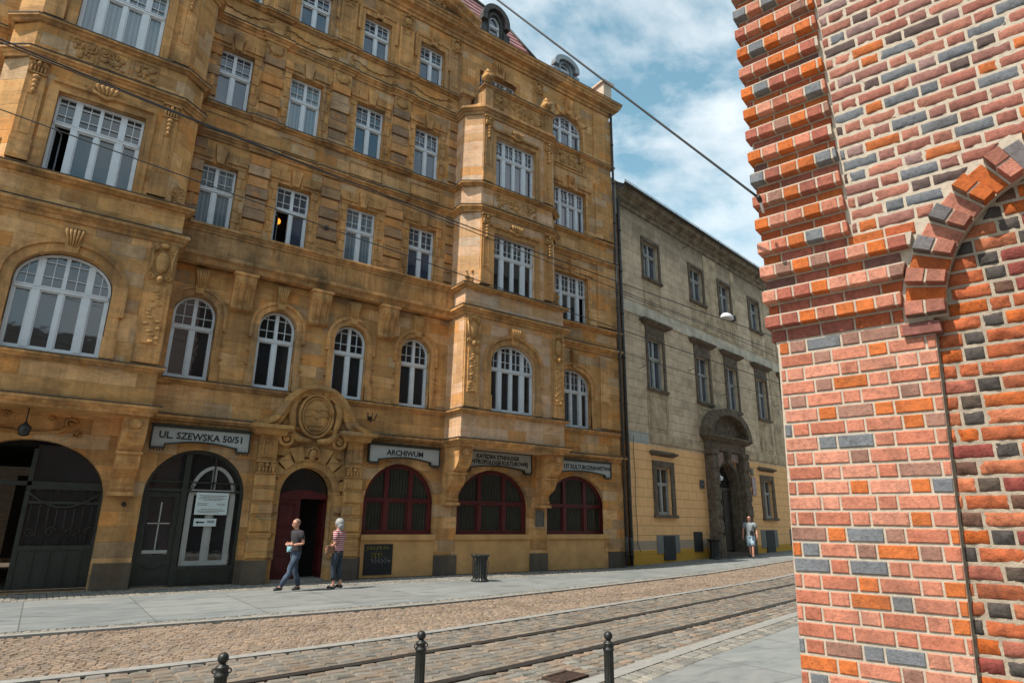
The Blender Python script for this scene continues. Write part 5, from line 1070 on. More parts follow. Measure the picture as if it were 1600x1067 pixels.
rail('rail2', 'tram_rail', 'outer tram rail nearer the sandstone building'); rail('rail3', 'tram_rail', 'inner tram rail nearer the black bollards')
t = MB(); n = 80; vs = []
for i in range(n + 1): x = -14 + 74 * i / n; y = gy('line', x); z = gz(x) - .045; vs += [(x, y + .03, z), (x, y - .03, z)]
t.add(vs, [(i * 2, i * 2 + 1, i * 2 + 3, i * 2 + 2) for i in range(n)]); tag(t.build('drain_slot', M['black']), kind='structure')
e = empty('drain_grate', (5.3, 6.2, -.03), math.radians(14), label='rusty iron drain grate set in the tramway setts', cat='drain grate')
t = MB(); t.ring([(-.2, -.13), (-.2, .13), (.2, .13), (.2, -.13)], [(-.24, -.17), (-.24, .17), (.24, .17), (.24, -.17)], -.02, .02, 0, True); t.v = [(x, z, -y) for x, y, z in t.v]
for q in range(9): t.box(-.19 + q * .045, -.17 + q * .045, -.13, .13, -.02, .012)
t.build('grating', M['rust'], e); t = MB(); t.box(-.22, .22, -.15, .15, -.03, -.022); t.build('pit', M['black'], e)
# ------------------------------------------------------------ bollards
def bollard(px, py, label):
    r = at(px, py, 1) - CAM; tt = (.75 - CAM.z) / r.z; p = CAM + r * tt
    return (p.x, p.y, 0), label
BL = [bollard(350, 1019, 'black cast iron ball topped bollard, leftmost of the three'), bollard(659, 985, 'black cast iron ball topped bollard in the middle, in front of both tram rails'), bollard(950, 986, 'black cast iron ball topped bollard nearest the drain grate and brick buttress')]
b0 = empty('bollard', BL[0][0], label=BL[0][1], cat='bollard', group='ball topped bollards along the near kerb')
t = MB(); t.lathe([(.085, 0), (.085, .06), (.07, .08), (.065, .26), (.055, .28), (.055, .30)], seg=28); t.build('base', M['iron'], b0)
t = MB(); t.lathe([(.044, .30), (.047, .32), (.043, .34), (.043, .585), (.046, .59)], seg=72, flute=.05, nfl=12); t.build('shaft', M['iron'], b0)
t = MB(); t.lathe([(.044, .585), (.052, .592), (.053, .602), (.045, .612), (.040, .625), (.042, .640), (.048, .650), (.046, .657), (.030, .667), (.022, .675), (.022, .685)], seg=28); cl_ = t.build('collar', M['iron'], b0)
for s in (-1, 1):
    t = MB(); t.tube([(s * (.053 + .014 * math.cos(a)), 0, .628 + .016 * math.sin(a)) for a in [2 * PI * q / 14 for q in range(15)]], .005, 6); t.build('chain_eye', M['iron'], cl_)
t = MB(); t.ball((0, 0, .713), .040, 24, 16); t.build('ball', M['iron'], b0)
for p, l in BL[1:]: c = copy_tree(b0); c.location = p; c['label'] = l
for o in [b0]: o.rotation_euler.z = math.radians(-20)
# ------------------------------------------------------------ litter bins
def bin_(loc, label):
    e = empty('litter_bin', loc, label=label, cat='litter bin', group='fluted black litter bins on the far pavement')
    t = MB(); t.lathe([(.24, 0), (.26, .02), (.25, .05), (.20, .08), (.19, .12), (.195, .4), (.20, .62), (.22, .68), (.27, .72), (.27, .75), (.20, .76), (.19, .7)], seg=96, flute=.045, nfl=16); t.build('body', M['iron'], e)
    for k in range(4):
        a = PI / 2 * k + .4; t = MB(); t.tube([(.25 * math.cos(a), .25 * math.sin(a), .70), (.29 * math.cos(a), .29 * math.sin(a), .55), (.27 * math.cos(a), .27 * math.sin(a), .3), (.24 * math.cos(a), .24 * math.sin(a), .06)], .012, 6); t.build('strut', M['iron'], e)
    t = MB()
    for k in range(12): a = 2 * PI * k / 12; t.ball((.27 * math.cos(a), .27 * math.sin(a), .75), (.03, .03, .015), 6, 4)
    t.build('rim', M['iron'], e); t = MB(); t.lathe([(.18, .65), (.18, .66)], seg=20); t.build('liner', M['black'], e); return e
bn = bin_((10.88, 16.6, 0), 'fluted black litter bin standing alone in front of the wide red window'); c = copy_tree(bn); c.location = (26.6, 19.95, .11); c['label'] = 'dark fluted litter bin against the townhouse portal'; c.scale = (1.15, 1.15, 1.2)
#PART4
# ------------------------------------------------------------ brick church with buttress close to the camera
CH = empty('brick_church', (3.98156, 2.37424, 0), math.atan2(-.96763, .25238), label='red brick gothic church whose buttress with corbelled courses and pointed niche fills the right edge', cat='church')
rb = random.Random(11); CP = .095; CXA, ZA, RI, RO = 1.90, 2.95, .86, 1.07
def uj(z): return .865 + .05 * (z - .9)
def ul(z): return .04 - (2.65 - z) * .041 if z < 2.98 else (0.0 if z > 3.1 else .03)
def ao(z): d = RO * RO - (z - ZA) ** 2; return CXA - math.sqrt(d) if d > 0 else None
def ai(z): d = RI * RI - (z - ZA) ** 2; return CXA - math.sqrt(d) if d > 0 else None
SM = [(.50, .195, .125)] * 7 + [(.44, .155, .095)] * 4 + [(.53, .23, .155)] * 3 + [(.52, .145, .04)] * 3 + [(.17, .18, .195)] * 2 + [(.30, .16, .12)] * 2
UPP = [(.30, .115, .085)] * 3 + [(.24, .11, .09)] * 2 + [(.14, .15, .165)] * 3 + [(.10, .07, .065)] * 2 + [(.36, .15, .105)] * 4 + [(.42, .12, .035)] * 2 + [(.24, .15, .14)] * 2
RG = [(.40, .11, .045)] * 4 + [(.44, .15, .075)] * 2 + [(.45, .11, .025)] + [(.22, .055, .045)] * 2 + [(.33, .11, .075)]
RGD = [(.075, .066, .062)] * 3 + [(.10, .075, .06)] + [(.13, .07, .05)]
CM = MB(); SP = MB(); SP.col = []; SR = MB(); SR.col = []; SH = MB(); SH.col = []; RB = MB(); RB.col = []; CB = MB(); CB.col = []
def brick(mb, a0, a1, b0, b1, z0, z1, yf, yb, c, rough=0):
    """a0,b0 = ends at the bottom; a1,b1 = ends at the top"""
    if min(b0 - a0, b1 - a1) < .012: return
    nx, nz = (7, 4) if rough > .003 else (3, 2); i = .005; vs = []; fs = []; sd = rb.uniform(0, 90)
    e = [rb.uniform(-.0022, .0022) for _ in range(4)]
    for q in range(nz + 1):
        f = q / nz
        for p in range(nx + 1):
            g = p / nx; a = a0 + (a1 - a0) * f; b = b0 + (b1 - b0) * f
            u = a + i + (b - a - 2 * i) * g; z = z0 + i + (z1 - z0 - 2 * i) * f + (e[0] * (1 - g) + e[1] * g) * (1 - f) + (e[2] * (1 - g) + e[3] * g) * f
            y = yf
            if rough:
                n_ = noise.noise(Vector((u * 24, z * 34, sd))) + .5 * noise.noise(Vector((u * 60, z * 70, sd))); y += rough * n_
                if p in (0, nx) or q in (0, nz): y += rough * .8; u += rough * .4 * noise.noise(Vector((z * 50, sd, 0))); z += rough * .5 * noise.noise(Vector((u * 40, 3, sd)))
            vs.append((u, y, z))
    for q in range(nz):
        for p in range(nx): k = q * (nx + 1) + p; fs.append((k, k + 1, k + nx + 2, k + nx + 1))
    n = len(vs); rim = [p for p in range(nx + 1)] + [(q + 1) * (nx + 1) - 1 for q in range(1, nz + 1)] + [nz * (nx + 1) + p for p in range(nx - 1, -1, -1)] + [q * (nx + 1) for q in range(nz - 1, 0, -1)]
    m_ = len(rim); ed = []
    for r_ in rim:
        u, y, z = vs[r_]; q, p = divmod(r_, nx + 1); f = q / nz; g = p / nx; ed.append((a0 + (a1 - a0) * f + (b0 + (b1 - b0) * f - a0 - (a1 - a0) * f) * g, yf + i + (rough * .8 if rough else 0), z0 + (z1 - z0) * f))
    vs += ed + [(u, yb, z) for u, y, z in ed]
    for k in range(m_):
        l = (k + 1) % m_; fs += [(rim[l], rim[k], n + k, n + l), (n + l, n + k, n + m_ + k, n + m_ + l)]
    kk = rb.uniform(.86, 1.12); cc = tuple(v * kk for v in c); mb.add(vs, fs, 0, rough > .003); mb.col += [cc] * len(fs)
J = .013
def course(mb, seg0, seg1, z0, pal, yf, yb, phase, rough=0, pat=(.20, .098), dark=None, hdark=None):
    """seg0=(ua,ub) at the bottom of the course, seg1 the same at its top"""
    z1 = z0 + CP - .018; ua = min(seg0[0], seg1[0]); ub = max(seg0[1], seg1[1]); u = ua - phase; k = 0
    while u < ub:
        w_ = pat[k % len(pat)] * rb.uniform(.96, 1.05); a, b = u, u + w_
        A0, B0, A1, B1_ = max(a, seg0[0]), min(b, seg0[1]), max(a, seg1[0]), min(b, seg1[1])
        if B0 - A0 > .02 and B1_ - A1 < .02: A1, B1_ = A0, B0; 
        if B0 - A0 > .02 and B1_ - A1 > .02:
            c = rb.choice(pal)
            if hdark and k % 2 and rb.random() < .85: c = rb.choice(hdark)
            brick(mb, A0, A1, B0, B1_, z0, z1, yf + rb.uniform(-.0015, .0015), yb, c, rough)
        u += w_ + J; k += 1
UR = 3.4
for r_ in range(-2, 74):
    z0 = r_ * CP + .009; zt = z0 + CP - .018; zm = (z0 + zt) / 2; ph = .0 if r_ % 2 else .16; ph += rb.uniform(-.012, .012)
    if zm < ZA:
        course(SH, (ul(z0), uj(z0) - .002), (ul(zt), uj(zt) - .002), z0, SM, -.004, .05, ph); course(RB, (uj(z0) + .008, UR), (uj(zt) + .008, UR), z0, RG, .055, .1, rb.uniform(0, .3), .0085, hdark=RGD)
    else:
        prot = r_ % 2 == 0; wide = r_ <= 37; a = 0.0
        o0, o1 = ao(z0), ao(zt); e0 = (o0 - .015) if o0 else UR; e1 = (o1 - .015) if o1 else UR
        if wide: R0, R1 = min(e0, .87 + (zm - 2.95) * .15), min(e1, .87 + (zm - 2.95) * .15)
        else: R0 = R1 = .59 - (zm - 3.4) * .004
        if prot:
            t_ = (0, zt - z0); CM.prism([(a - .002, z0 + .004), (R0 - .008, z0 + .004), (R1 - .008, zt + .010), (a - .002, zt + .010)], -.062, .05)
            course(CB, (a - .012, R0), (a - .012, R1), z0, SM + [(.50, .13, .03)] * 5 + [(.34, .11, .075)] * 4, -.070, .05, rb.uniform(0, .02), 0, (.102,))
        else: course(CB, (a + .006, R0 - .006), (a + .006, R1 - .006), z0, [(.36, .09, .035)] * 5 + [(.30, .10, .07)] * 4 + [(.40, .11, .03)] * 3 + [(.16, .08, .07)], -.006, .05, rb.uniform(0, .2), 0, (.2,))
        if not wide:
            sg = [(R0 + J, e0, R1 + J, e1)]
            course(SP, (R0 + .012, e0), (R1 + .012, e1), z0, UPP, -.004, .05, ph, .0065)
            if o0 and o1: course(SR, (2 * CXA - o0 + .015, UR), (2 * CXA - o1 + .015, UR), z0, UPP, -.004, .05, ph, .0045)
        i0, i1 = ai(z0), ai(zt)
        if i0 and i1: course(RB, (i0 + .004, 2 * CXA - i0), (i1 + .004, 2 * CXA - i1), z0, RG, .055, .1, rb.uniform(0, .3), .0085, hdark=RGD)
        elif i0: course(RB, (i0 + .004, 2 * CXA - i0), (CXA - .1, CXA + .1), z0, RG, .055, .1, rb.uniform(0, .3), .0085, hdark=RGD)
SH.build('pier_brickwork', M['brick'], CH); SP.build('spandrel_brickwork', M['brick'], CH); SR.build('spandrel_brickwork', M['brick'], CH) if SR.v else None; CM.build('corbel_mortar', M['mortar'], CH); RB.build('rough_niche_brickwork', M['rough_brick'], CH); CB.build('corbelled_brickwork', M['brick'], CH)
VB = MB(); VB.col = []
def vous(r0, r1, a0, a1, yf, c):
    def pt(r, a): return (CXA - r * math.cos(a), ZA + r * math.sin(a))
    q = [pt(r0, a0), pt(r1, a0), pt(r1, a1), pt(r0, a1)]; cx = sum(p[0] for p in q) / 4; cz = sum(p[1] for p in q) / 4; i = .93
    n = len(VB.f); qi = [(cx + (x - cx) * i, cz + (z - cz) * i) for x, z in q]
    vs = [(x, yf, z) for x, z in qi] + [(x, yf + .006, z) for x, z in q] + [(x, .07, z) for x, z in q]
    fs = [(0, 1, 2, 3)] + [(k, (k + 1) % 4, (k + 1) % 4 + 4, k + 4) for k in range(4)] + [(k + 4, (k + 1) % 4 + 4, (k + 1) % 4 + 8, k + 8) for k in range(4)]
    VB.add(vs, fs); kk = rb.uniform(.86, 1.12); cc = tuple(v * kk for v in c); VB.col += [cc] * len(fs)
VM = MB()
def vm(a0, a1):
    q = [(CXA - r * math.cos(a), ZA + r * math.sin(a)) for r, a in ((RI + .004, a0), (RO - .004, a0), (RO - .004, a1), (RI + .004, a1))]; VM.prism(q, -.069, .05)
stp = math.radians(5.9); n = int(PI / stp)
for k in range(n + 1):
    a0 = k * stp + math.radians(1); a1 = a0 + stp * .84; pal = [(.40, .16, .11)] * 3 + [(.47, .12, .03)] * 3 + [(.30, .12, .085)] * 2 + [(.16, .15, .155)]
    if k % 2 == 0:
        vm(a0, a1)
        for r0, r1 in ((RI, (RI + RO) / 2 - .007), ((RI + RO) / 2 + .007, RO)): vous(r0, r1, a0, a1, -.080, rb.choice(pal))
    else: vous(RI, RO, a0, a1, -.006, rb.choice(pal))
VB.build('arch_voussoirs', M['brick'], CH); VM.build('voussoir_mortar', M['mortar'], CH)
brow = MB(); brow.col = []; brick(brow, .80, .80, 1.0, 1.0, 2.85, 2.925, -.035, .08, (.22, .09, .075)); brow.build('impost_brick', M['brick'], CH)
# lime mortar: the front skin with the niche cut out, and the bed of the niche
t = MB(); nic = [(uj(-.3), -.3), (uj(ZA), ZA)] + [(CXA - RI * math.cos(PI * q / 30), ZA + RI * math.sin(PI * q / 30)) for q in range(31)] + [(CXA + RI, ZA), (CXA + RI, -.3)]
out = [(ul(-.2) + .006, -.3)] + nic[:-1] + [(CXA + RI, -.3), (UR, -.3), (UR, 7), (.012, 7), (.012, 3.05), (.036, 2.9)]
t.prism(out, .004, .08); t.build('mortar', M['mortar'], CH)
t = MB(); t.box(uj(-.3) - .05, UR - .02, .066, .3, -.3, 6.98); t.build('niche_mortar', simple('sandy_niche_mortar', (.36, .295, .225), .95, 0, 18, .25, .6, .2), CH)
t = MB(); t.box(.045, UR, .08, 1.3, -.3, 7.0); t.build('buttress_core', M['cbrick'], CH)
t = MB()
for q in range(60):
    z = 2.95; u = rb.uniform(.0, .9)
# nave standing behind and beside the camera
inv = CH.matrix_world
t = MB(); t.box(5.25, 46, -15, 1.1, -.3, 19); t.box(-16, 5.25, -20, -7.5, -.3, 8.5); nv = t.build('nave_wall', M['cbrick']); nv.parent = CH
bpy.context.view_layer.update(); nv.matrix_parent_inverse = CH.matrix_world.inverted()
t = MB(); t.add([(4.9, 1.4, 18.9), (46, 1.4, 18.9), (46, -15.3, 18.9), (4.9, -15.3, 18.9), (4.9, -7, 26), (46, -7, 26)], [(0, 1, 5, 4), (2, 3, 4, 5), (0, 4, 3), (1, 2, 5)]); t.add([(-16.3, -7.2, 8.4), (5.2, -7.2, 8.4), (5.2, -20, 8.4), (-16.3, -20, 8.4), (-16.3, -13.6, 13.5), (5.2, -13.6, 13.5)], [(0, 1, 5, 4), (2, 3, 4, 5), (0, 4, 3), (1, 2, 5)])
nr = t.build('nave_roof', M['slate']); nr.parent = CH; nr.matrix_parent_inverse = CH.matrix_world.inverted()
t = MB()
for q in range(6): t.prism(arch(9 + q * 6, 1.0, 5, 11, 13.4, 12)[::-1], -1.16, -1.1)
t.v = [(x, -y, z) for x, y, z in t.v]; nw = t.build('nave_windows', M['glass']); nw.parent = CH; nw.matrix_parent_inverse = CH.matrix_world.inverted()
# ------------------------------------------------------------ overhead wires and hanging lamp
def wire(name, pts, label, r, ta, tb, sag=0, group='overhead tram wires and span cables'):
    P = []; x0, x1 = pts[0][0], pts[-1][0]
    def f(x):
        for i in range(len(pts) - 1):
            if pts[i][0] <= x <= pts[i + 1][0]: a, b = pts[i], pts[i + 1]; return a[1] + (b[1] - a[1]) * (x - a[0]) / (b[0] - a[0])
        return pts[-1][1]
    # smooth quadratic through the measured points
    import itertools
    S = [[0] * 4 for _ in range(3)]
    for x, y in pts:
        u = (x - 800) / 800; b = (1, u, u * u)
        for i in range(3):
            for j in range(3): S[i][j] += b[i] * b[j]
            S[i][3] += b[i] * y
    if len(pts) < 3: g = f
    else:
        for i in range(3):
            pv = S[i][i]
            for j in range(i, 4): S[i][j] /= pv
            for k in range(3):
                if k != i:
                    q = S[k][i]
                    for j in range(i, 4): S[k][j] -= q * S[i][j]
        g = lambda x: S[0][3] + S[1][3] * (x - 800) / 800 + S[2][3] * ((x - 800) / 800) ** 2
    for i in range(31):
        s = i / 30; x = x0 + (x1 - x0) * s; t_ = 1 / (1 / ta + (1 / tb - 1 / ta) * s); P.append(at(x, g(x), t_))
    t = MB(); t.tube([p - P[0] for p in P], r, 6); return tag(t.build(name, M['rubber'], None, P[0]), label, 'wire', group), P
wire('overhead_wire', [(-60, 36), (0, 60), (80, 96), (180, 138), (320, 193), (340, 200), (560, 288), (700, 344), (880, 412), (964, 440), (1104, 482), (1210, 531)], 'upper thick contact wire crossing the first projecting bay and running on to the hanging lamp', .013, 9.5, 24)
wire('overhead_wire', [(-60, 40), (0, 64), (80, 101), (180, 143), (320, 197), (560, 290), (752, 366), (868, 412), (964, 452), (1080, 497), (1212, 550)], 'second strand running just beneath the upper thick contact wire', .010, 9.5, 22)
wire('overhead_wire', [(-60, 150), (0, 172), (76, 198), (216, 249), (320, 286), (428, 325), (620, 392), (772, 448), (820, 465), (964, 516), (1240, 604)], 'lower thin wire passing over the second floor windows of the sandstone building', .009, 9, 17)
wire('overhead_wire', [(960, 455), (1100, 508), (1230, 566)], 'thin wire over the beige upper storeys of the townhouse just under the lamp', .008, 14, 20)
wire('overhead_wire', [(960, 545), (1100, 590), (1230, 622)], 'lowest thin wire crossing the middle windows of the townhouse', .007, 14, 20)
wire('overhead_wire', [(740, -28), (1185, 309)], 'thick black cable rising across the open sky from the brick buttress', .0085, 6.0, 4.40)
e = empty('cable_anchor', at(1186, 310, 4.38), label='small black and white insulator fixing the sky cable to the buttress corner', cat='insulator')
t = MB(); t.tube([(-.01, 0, .012), (.03, .01, -.01)], .016, 8); t.build('insulator', M['iron'], e); t = MB(); t.tube([(.03, .01, -.01), (.12, .05, -.05)], .01, 8); t.build('bracket', M['lampw'], e)
p = at(1136, 497, 23); e = empty('street_lamp', p, label='white shell shaped street lamp hanging from the wires before the townhouse', cat='street lamp')
t = MB(); r_ = .26; vs = []; t.lathe([(.30, -.02), (.31, .0), (.28, .08), (.20, .15), (.08, .19), (.03, .21)], seg=20); t.v = [(x * 1.0, y * .6, z) for x, y, z in t.v]; t.build('shade', M['lampw'], e)
t = MB(); t.tube([(0, 0, .2), (0, 0, .30)], .012, 6); t.box(.45, .51, -.03, .03, -.02, .18); t.tube([(0, 0, .25), (.5, 0, .1)], .012, 5); t.build('hanger', M['iron'], e)
t = MB(); t.ball((0, 0, -.02), (.22, .12, .05), 12, 6); t.build('lens', simple('frosted_lens', (.5, .5, .46), .3), e)
# ------------------------------------------------------------ people
def grow(name, V, E, mat, parent, root=0, sub=2):
    me = bpy.data.meshes.new('g'); me.from_pydata([v[:3] for v in V], E, []); o = bpy.data.objects.new('g', me); COL.objects.link(o)
    o.modifiers.new('s', 'SKIN'); 
    for i, v in enumerate(V):
        sv = me.skin_vertices[0].data[i]; r = v[3]; sv.radius = r if isinstance(r, tuple) else (r, r); sv.use_root = i == root
    ss = o.modifiers.new('u', 'SUBSURF'); ss.levels = sub; ss.render_levels = sub
    bpy.context.view_layer.update(); m2 = bpy.data.meshes.new_from_object(o.evaluated_get(bpy.context.evaluated_depsgraph_get())); bpy.data.objects.remove(o)
    for p_ in m2.polygons: p_.use_smooth = True
    m2.materials.clear(); m2.materials.append(M[mat]) if mat else None; m2.name = name
    return m2
def head(c, rz=0, s=1):
    t = MB(); t.ball((0, 0, 0), (.098 * s, .078 * s, .122 * s), 22, 18); vs = []
    for x, y, z in t.v:
        f = -x / .098 / s
        if z < 0: k = 1 + z * 2.2 / s; y *= max(.55, k); x = x * (1 + z * 1.1 / s) - (-z) * .12
        if f > .75 and abs(y) < .02 * s and -.045 * s < z < .02 * s: x -= .022 * s * (1 - abs(y) / .02 / s) * (1 if z < -.01 else .5)
        if f > .6 and .0 < z < .035 * s and .015 * s < abs(y) < .05 * s: x += .008 * s
        if f > .8 and abs(y) < .03 and -.072 * s < z < -.055 * s: x -= .005
        vs.append((x, y, z))
    t.v = vs
    for sg in (-1, 1): t.ball((.012, sg * .078 * s, -.005), (.018, .01, .032), 8, 6)
    R_ = Matrix.Rotation(rz, 3, 'Z'); t.v = [tuple(R_ @ Vector(v) + Vector(c)) for v in t.v]; return t
def hand(t, w_, d, curl, side=1):
    w_ = Vector(w_); d = Vector(d).normalized(); up_ = Vector((0, 0, 1)); a = d.cross(up_).normalized() if abs(d.z) < .9 else Vector((0, 1, 0)); n_ = a.cross(d)
    t.tube([w_, w_ + d * .03, w_ + d * .085], [.026, .036, .034], 8)
    for k, l in enumerate((.066, .074, .070, .055)):
        o = w_ + d * .082 + n_ * ((k - 1.5) * .019); c1 = o + d * l * .5 + a * side * .01 * curl; c2 = c1 + d * l * .3 + a * side * .022 * curl; c3 = c2 + d * l * .12 + a * side * .022 * curl; t.tube([o, c1, c2, c3], [.0098, .009, .008, .0062], 6)
    o = w_ + d * .03 + n_ * .032; t.tube([o, o + d * .025 + n_ * .022 + a * side * .008, o + d * .055 + n_ * .024 + a * side * .02], [.012, .0105, .008], 6)
def person(loc, rz, label, J_, clothes, hd, sc_=1, extras=None):
    e = empty('person', loc, rz, label=label, cat='person'); e.scale = (sc_,) * 3
    V = []; E_ = []; idx = {}
    def v(n_, p_, r): idx[n_] = len(V); V.append((*p_, r)); return idx[n_]
    R = {'pelvis': (.095, .12), 'waist': (.085, .11), 'chest': (.09, .12), 'neckb': (.06, .075), 'neck': (.05, .052), 'skull': (.055, .055)}
    for n_ in ('pelvis', 'waist', 'chest', 'neckb', 'neck', 'skull'): v(n_, J_[n_], (R[n_][1], R[n_][0]))
    for a, b in (('pelvis', 'waist'), ('waist', 'chest'), ('chest', 'neckb'), ('neckb', 'neck'), ('neck', 'skull')): E_.append((idx[a], idx[b]))
    for s in 'LR':
        for n_, r, pr in (('sh', .045, 'chest'), ('el', .038, 'sh'), ('wr', .026, 'el')): v(n_ + s, J_[n_ + s], r); E_.append((idx[pr if pr == 'chest' else pr + s], idx[n_ + s]))
        for n_, r, pr in (('hip', .07, 'pelvis'), ('kn', .046, 'hip'), ('cf', .05, 'kn'), ('an', .038, 'cf'), ('to', .03, 'an')):
            p_ = J_[n_ + s] if n_ != 'cf' else tuple(Vector(J_['kn' + s]).lerp(Vector(J_['an' + s]), .35)); v(n_ + s, p_, r); E_.append((idx[pr if pr == 'pelvis' else pr + s], idx[n_ + s]))
    me = grow('body', V, E_, 'skin', e); t = MB(); t.v = [tuple(q.co) for q in me.vertices]; t.f = [tuple(p_.vertices) for p_ in me.polygons]; t.mi = [0] * len(t.f); t.sm = [True] * len(t.f)
    h = head(J_['head'], hd); t.add(h.v, h.f, 0, True)
    for s in 'LR': hand(t, J_['wr' + s], Vector(J_['ha' + s]) - Vector(J_['wr' + s]), 1.0, 1 if s == 'L' else -1)
    t.build('body', M['skin'], e)
    def P_(n_): return Vector(J_[n_])
    for kind, mat, end in clothes:
        t = MB()
        if kind in ('shirt', 'striped_top'):
            sec = [(P_('pelvis') - Vector((0, 0, .06)), .125, .168), (P_('pelvis') + Vector((0, 0, .03)), .128, .168), (P_('waist'), .120, .155), (P_('waist').lerp(P_('chest'), .5), .122, .165), (P_('chest'), .130, .185), (P_('chest').lerp(P_('neckb'), .5), .118, .192), (P_('chest').lerp(P_('neckb'), .8), .095, .165), (P_('neckb'), .068, .09), (P_('neckb') + Vector((0, 0, .025)), .058, .062)]
            n = 20; vs = [(c.x + rx * math.cos(2 * PI * k / n), c.y + ry * math.sin(2 * PI * k / n), c.z + .006 * math.sin(k * 2.3 + q)) for q, (c, rx, ry) in enumerate(sec) for k in range(n)]
            fs = [(q * n + k, q * n + (k + 1) % n, (q + 1) * n + (k + 1) % n, (q + 1) * n + k) for q in range(len(sec) - 1) for k in range(n)]; t.add(vs, fs, 0, True)
            for s in 'LR':
                a_, b_ = P_('sh' + s), P_('el' + s); inn_ = a_.lerp(P_('neckb'), .45); t.tube([inn_ - Vector((0, 0, .01)), a_ + Vector((0, 0, .0)), a_.lerp(b_, .3), a_.lerp(b_, end)], [.055, .078, .070, .066], 12)
        else:
            t.ball(P_('pelvis') - Vector((0, 0, .03)), (.130, .165, .12), 18, 12)
            for s in 'LR':
                h_, k_, a_ = P_('hip' + s), P_('kn' + s), P_('an' + s); pts = [h_ + Vector((0, 0, .05)), h_ - Vector((0, 0, .04)), h_.lerp(k_, .5), k_ + Vector((-.01, 0, .03)), k_ - Vector((-.0, 0, .05))]; rr = [.09, .102, .088, .070, .068]
                if end > 1: pts += [k_.lerp(a_, .45), k_.lerp(a_, end - 1)]; rr += [.066, .058]
                else: pts = pts[:3] + [h_.lerp(k_, end)]; rr = [.09, .105, .10, .10]
                t.tube(pts, rr, 14)
        t.build(kind, M[mat], e)
    return e, t
TS_ = ['pelvis', 'waist', 'chest', 'neckb', 'shL', 'shR', 'shL>elL>.6', 'shR>elR>.6']; TE = [('pelvis', 'waist'), ('waist', 'chest'), ('chest', 'neckb'), ('chest', 'shL'), ('chest', 'shR'), ('shL', 'shL>elL>.6'), ('shR', 'shR>elR>.6')]
def trous(end): return (['pelvis', 'hipL', 'hipR', 'knL', 'knR', 'knL>anL>' + end, 'knR>anR>' + end], [('pelvis', 'hipL'), ('pelvis', 'hipR'), ('hipL', 'knL'), ('hipR', 'knR'), ('knL', 'knL>anL>' + end), ('knR', 'knR>anR>' + end)])
def shoes(e, J_, mat='shoe', r=.04):
    for s in 'LR':
        a = Vector(J_['an' + s]); b = Vector(J_['to' + s]); t = MB(); hl = a + (a - b) * .35; hl.z = b.z + .01
        t.tube([hl + Vector((0, 0, .01)), a * .5 + hl * .5 - Vector((0, 0, .025)), a * .4 + b * .6, b, b + (b - a) * .2 * Vector((1, 1, 0)).length / 1.4], [.030, .046, .045, .038, .018], 10)
        lo = min(q[2] for q in t.v); t.v = [(x, y, max(z, lo + .012)) for x, y, z in t.v]; t.build('shoe', M[mat], e)
# man walking left
JM = {'pelvis': (0, 0, .93), 'waist': (-.005, 0, 1.08), 'chest': (-.015, 0, 1.28), 'neckb': (-.03, 0, 1.44), 'neck': (-.045, 0, 1.50), 'skull': (-.05, 0, 1.56), 'head': (-.065, 0, 1.60),
      'shL': (-.01, -.185, 1.39), 'shR': (-.01, .185, 1.39), 'elL': (.07, -.24, 1.13), 'elR': (.02, .23, 1.12), 'wrL': (-.17, -.17, 1.10), 'wrR': (-.21, .10, 1.10), 'haL': (-.26, -.10, 1.13), 'haR': (-.28, -.02, 1.12),
      'hipL': (-.01, -.085, .88), 'hipR': (.01, .085, .88), 'knL': (-.15, -.09, .50), 'knR': (.08, .09, .48), 'anL': (-.36, -.09, .12), 'anR': (.20, .10, .10), 'toL': (-.50, -.11, .075), 'toR': (.07, .11, .035)}
tn, te = trous('.96')
e, b = person((5.34, 16.62, -.005), math.radians(8), 'man with cropped hair in dark tee and jeans walking left past the red door', JM, [('jeans', 'jeans', 1.96), ('shirt', 'tee', .6)], .15)
shoes(e, JM)
t = MB(); t.ball((-.052, 0, 1.635), (.098, .083, .098), 18, 12); t.v = [(x, y, z) for x, y, z in t.v]; t.f = [f for f in t.f if all(t.v[i][2] > 1.60 + max(0, -(t.v[i][0] + .085)) * 3.0 for i in f)]; t.mi = t.mi[:len(t.f)]; t.sm = t.sm[:len(t.f)]; t.build('hair', M['stubble'], e)
t = MB()
for s in (-1, 1): t.tube([(-.168, s * .035, 1.622), (-.10, s * .078, 1.618), (-.04, s * .085, 1.61)], .004, 5); t.tube([(-.172 + .006 * abs(math.cos(a)), s * .034 + .022 * math.cos(a), 1.612 + .016 * math.sin(a)) for a in [2 * PI * q / 12 for q in range(13)]], .003, 5)
t.tube([(-.176, -.012, 1.616), (-.176, .012, 1.616)], .003, 5); t.build('glasses', M['black'], e)
m_ = empty('face_mask', (5.10, 16.42, 1.02), label='pale blue face mask dangling from the hands of the man in the dark tee', cat='face mask'); t = MB(); t.add([(-.05, -.01, -.09), (.05, .0, -.08), (.06, .0, .04), (-.06, -.01, .05), (0, -.04, -.02)], [(0, 1, 4), (1, 2, 4), (2, 3, 4), (3, 0, 4)]); o = t.build('cloth', M['mask'], m_); md = o.modifiers.new('th', 'SOLIDIFY'); md.thickness = .006
t = MB(); t.tube([(-.05, 0, .05), (-.06, .0, .09), (0, .0, .1), (.05, 0, .045)], .003, 5); t.build('ear_loop', M['paper'], m_)
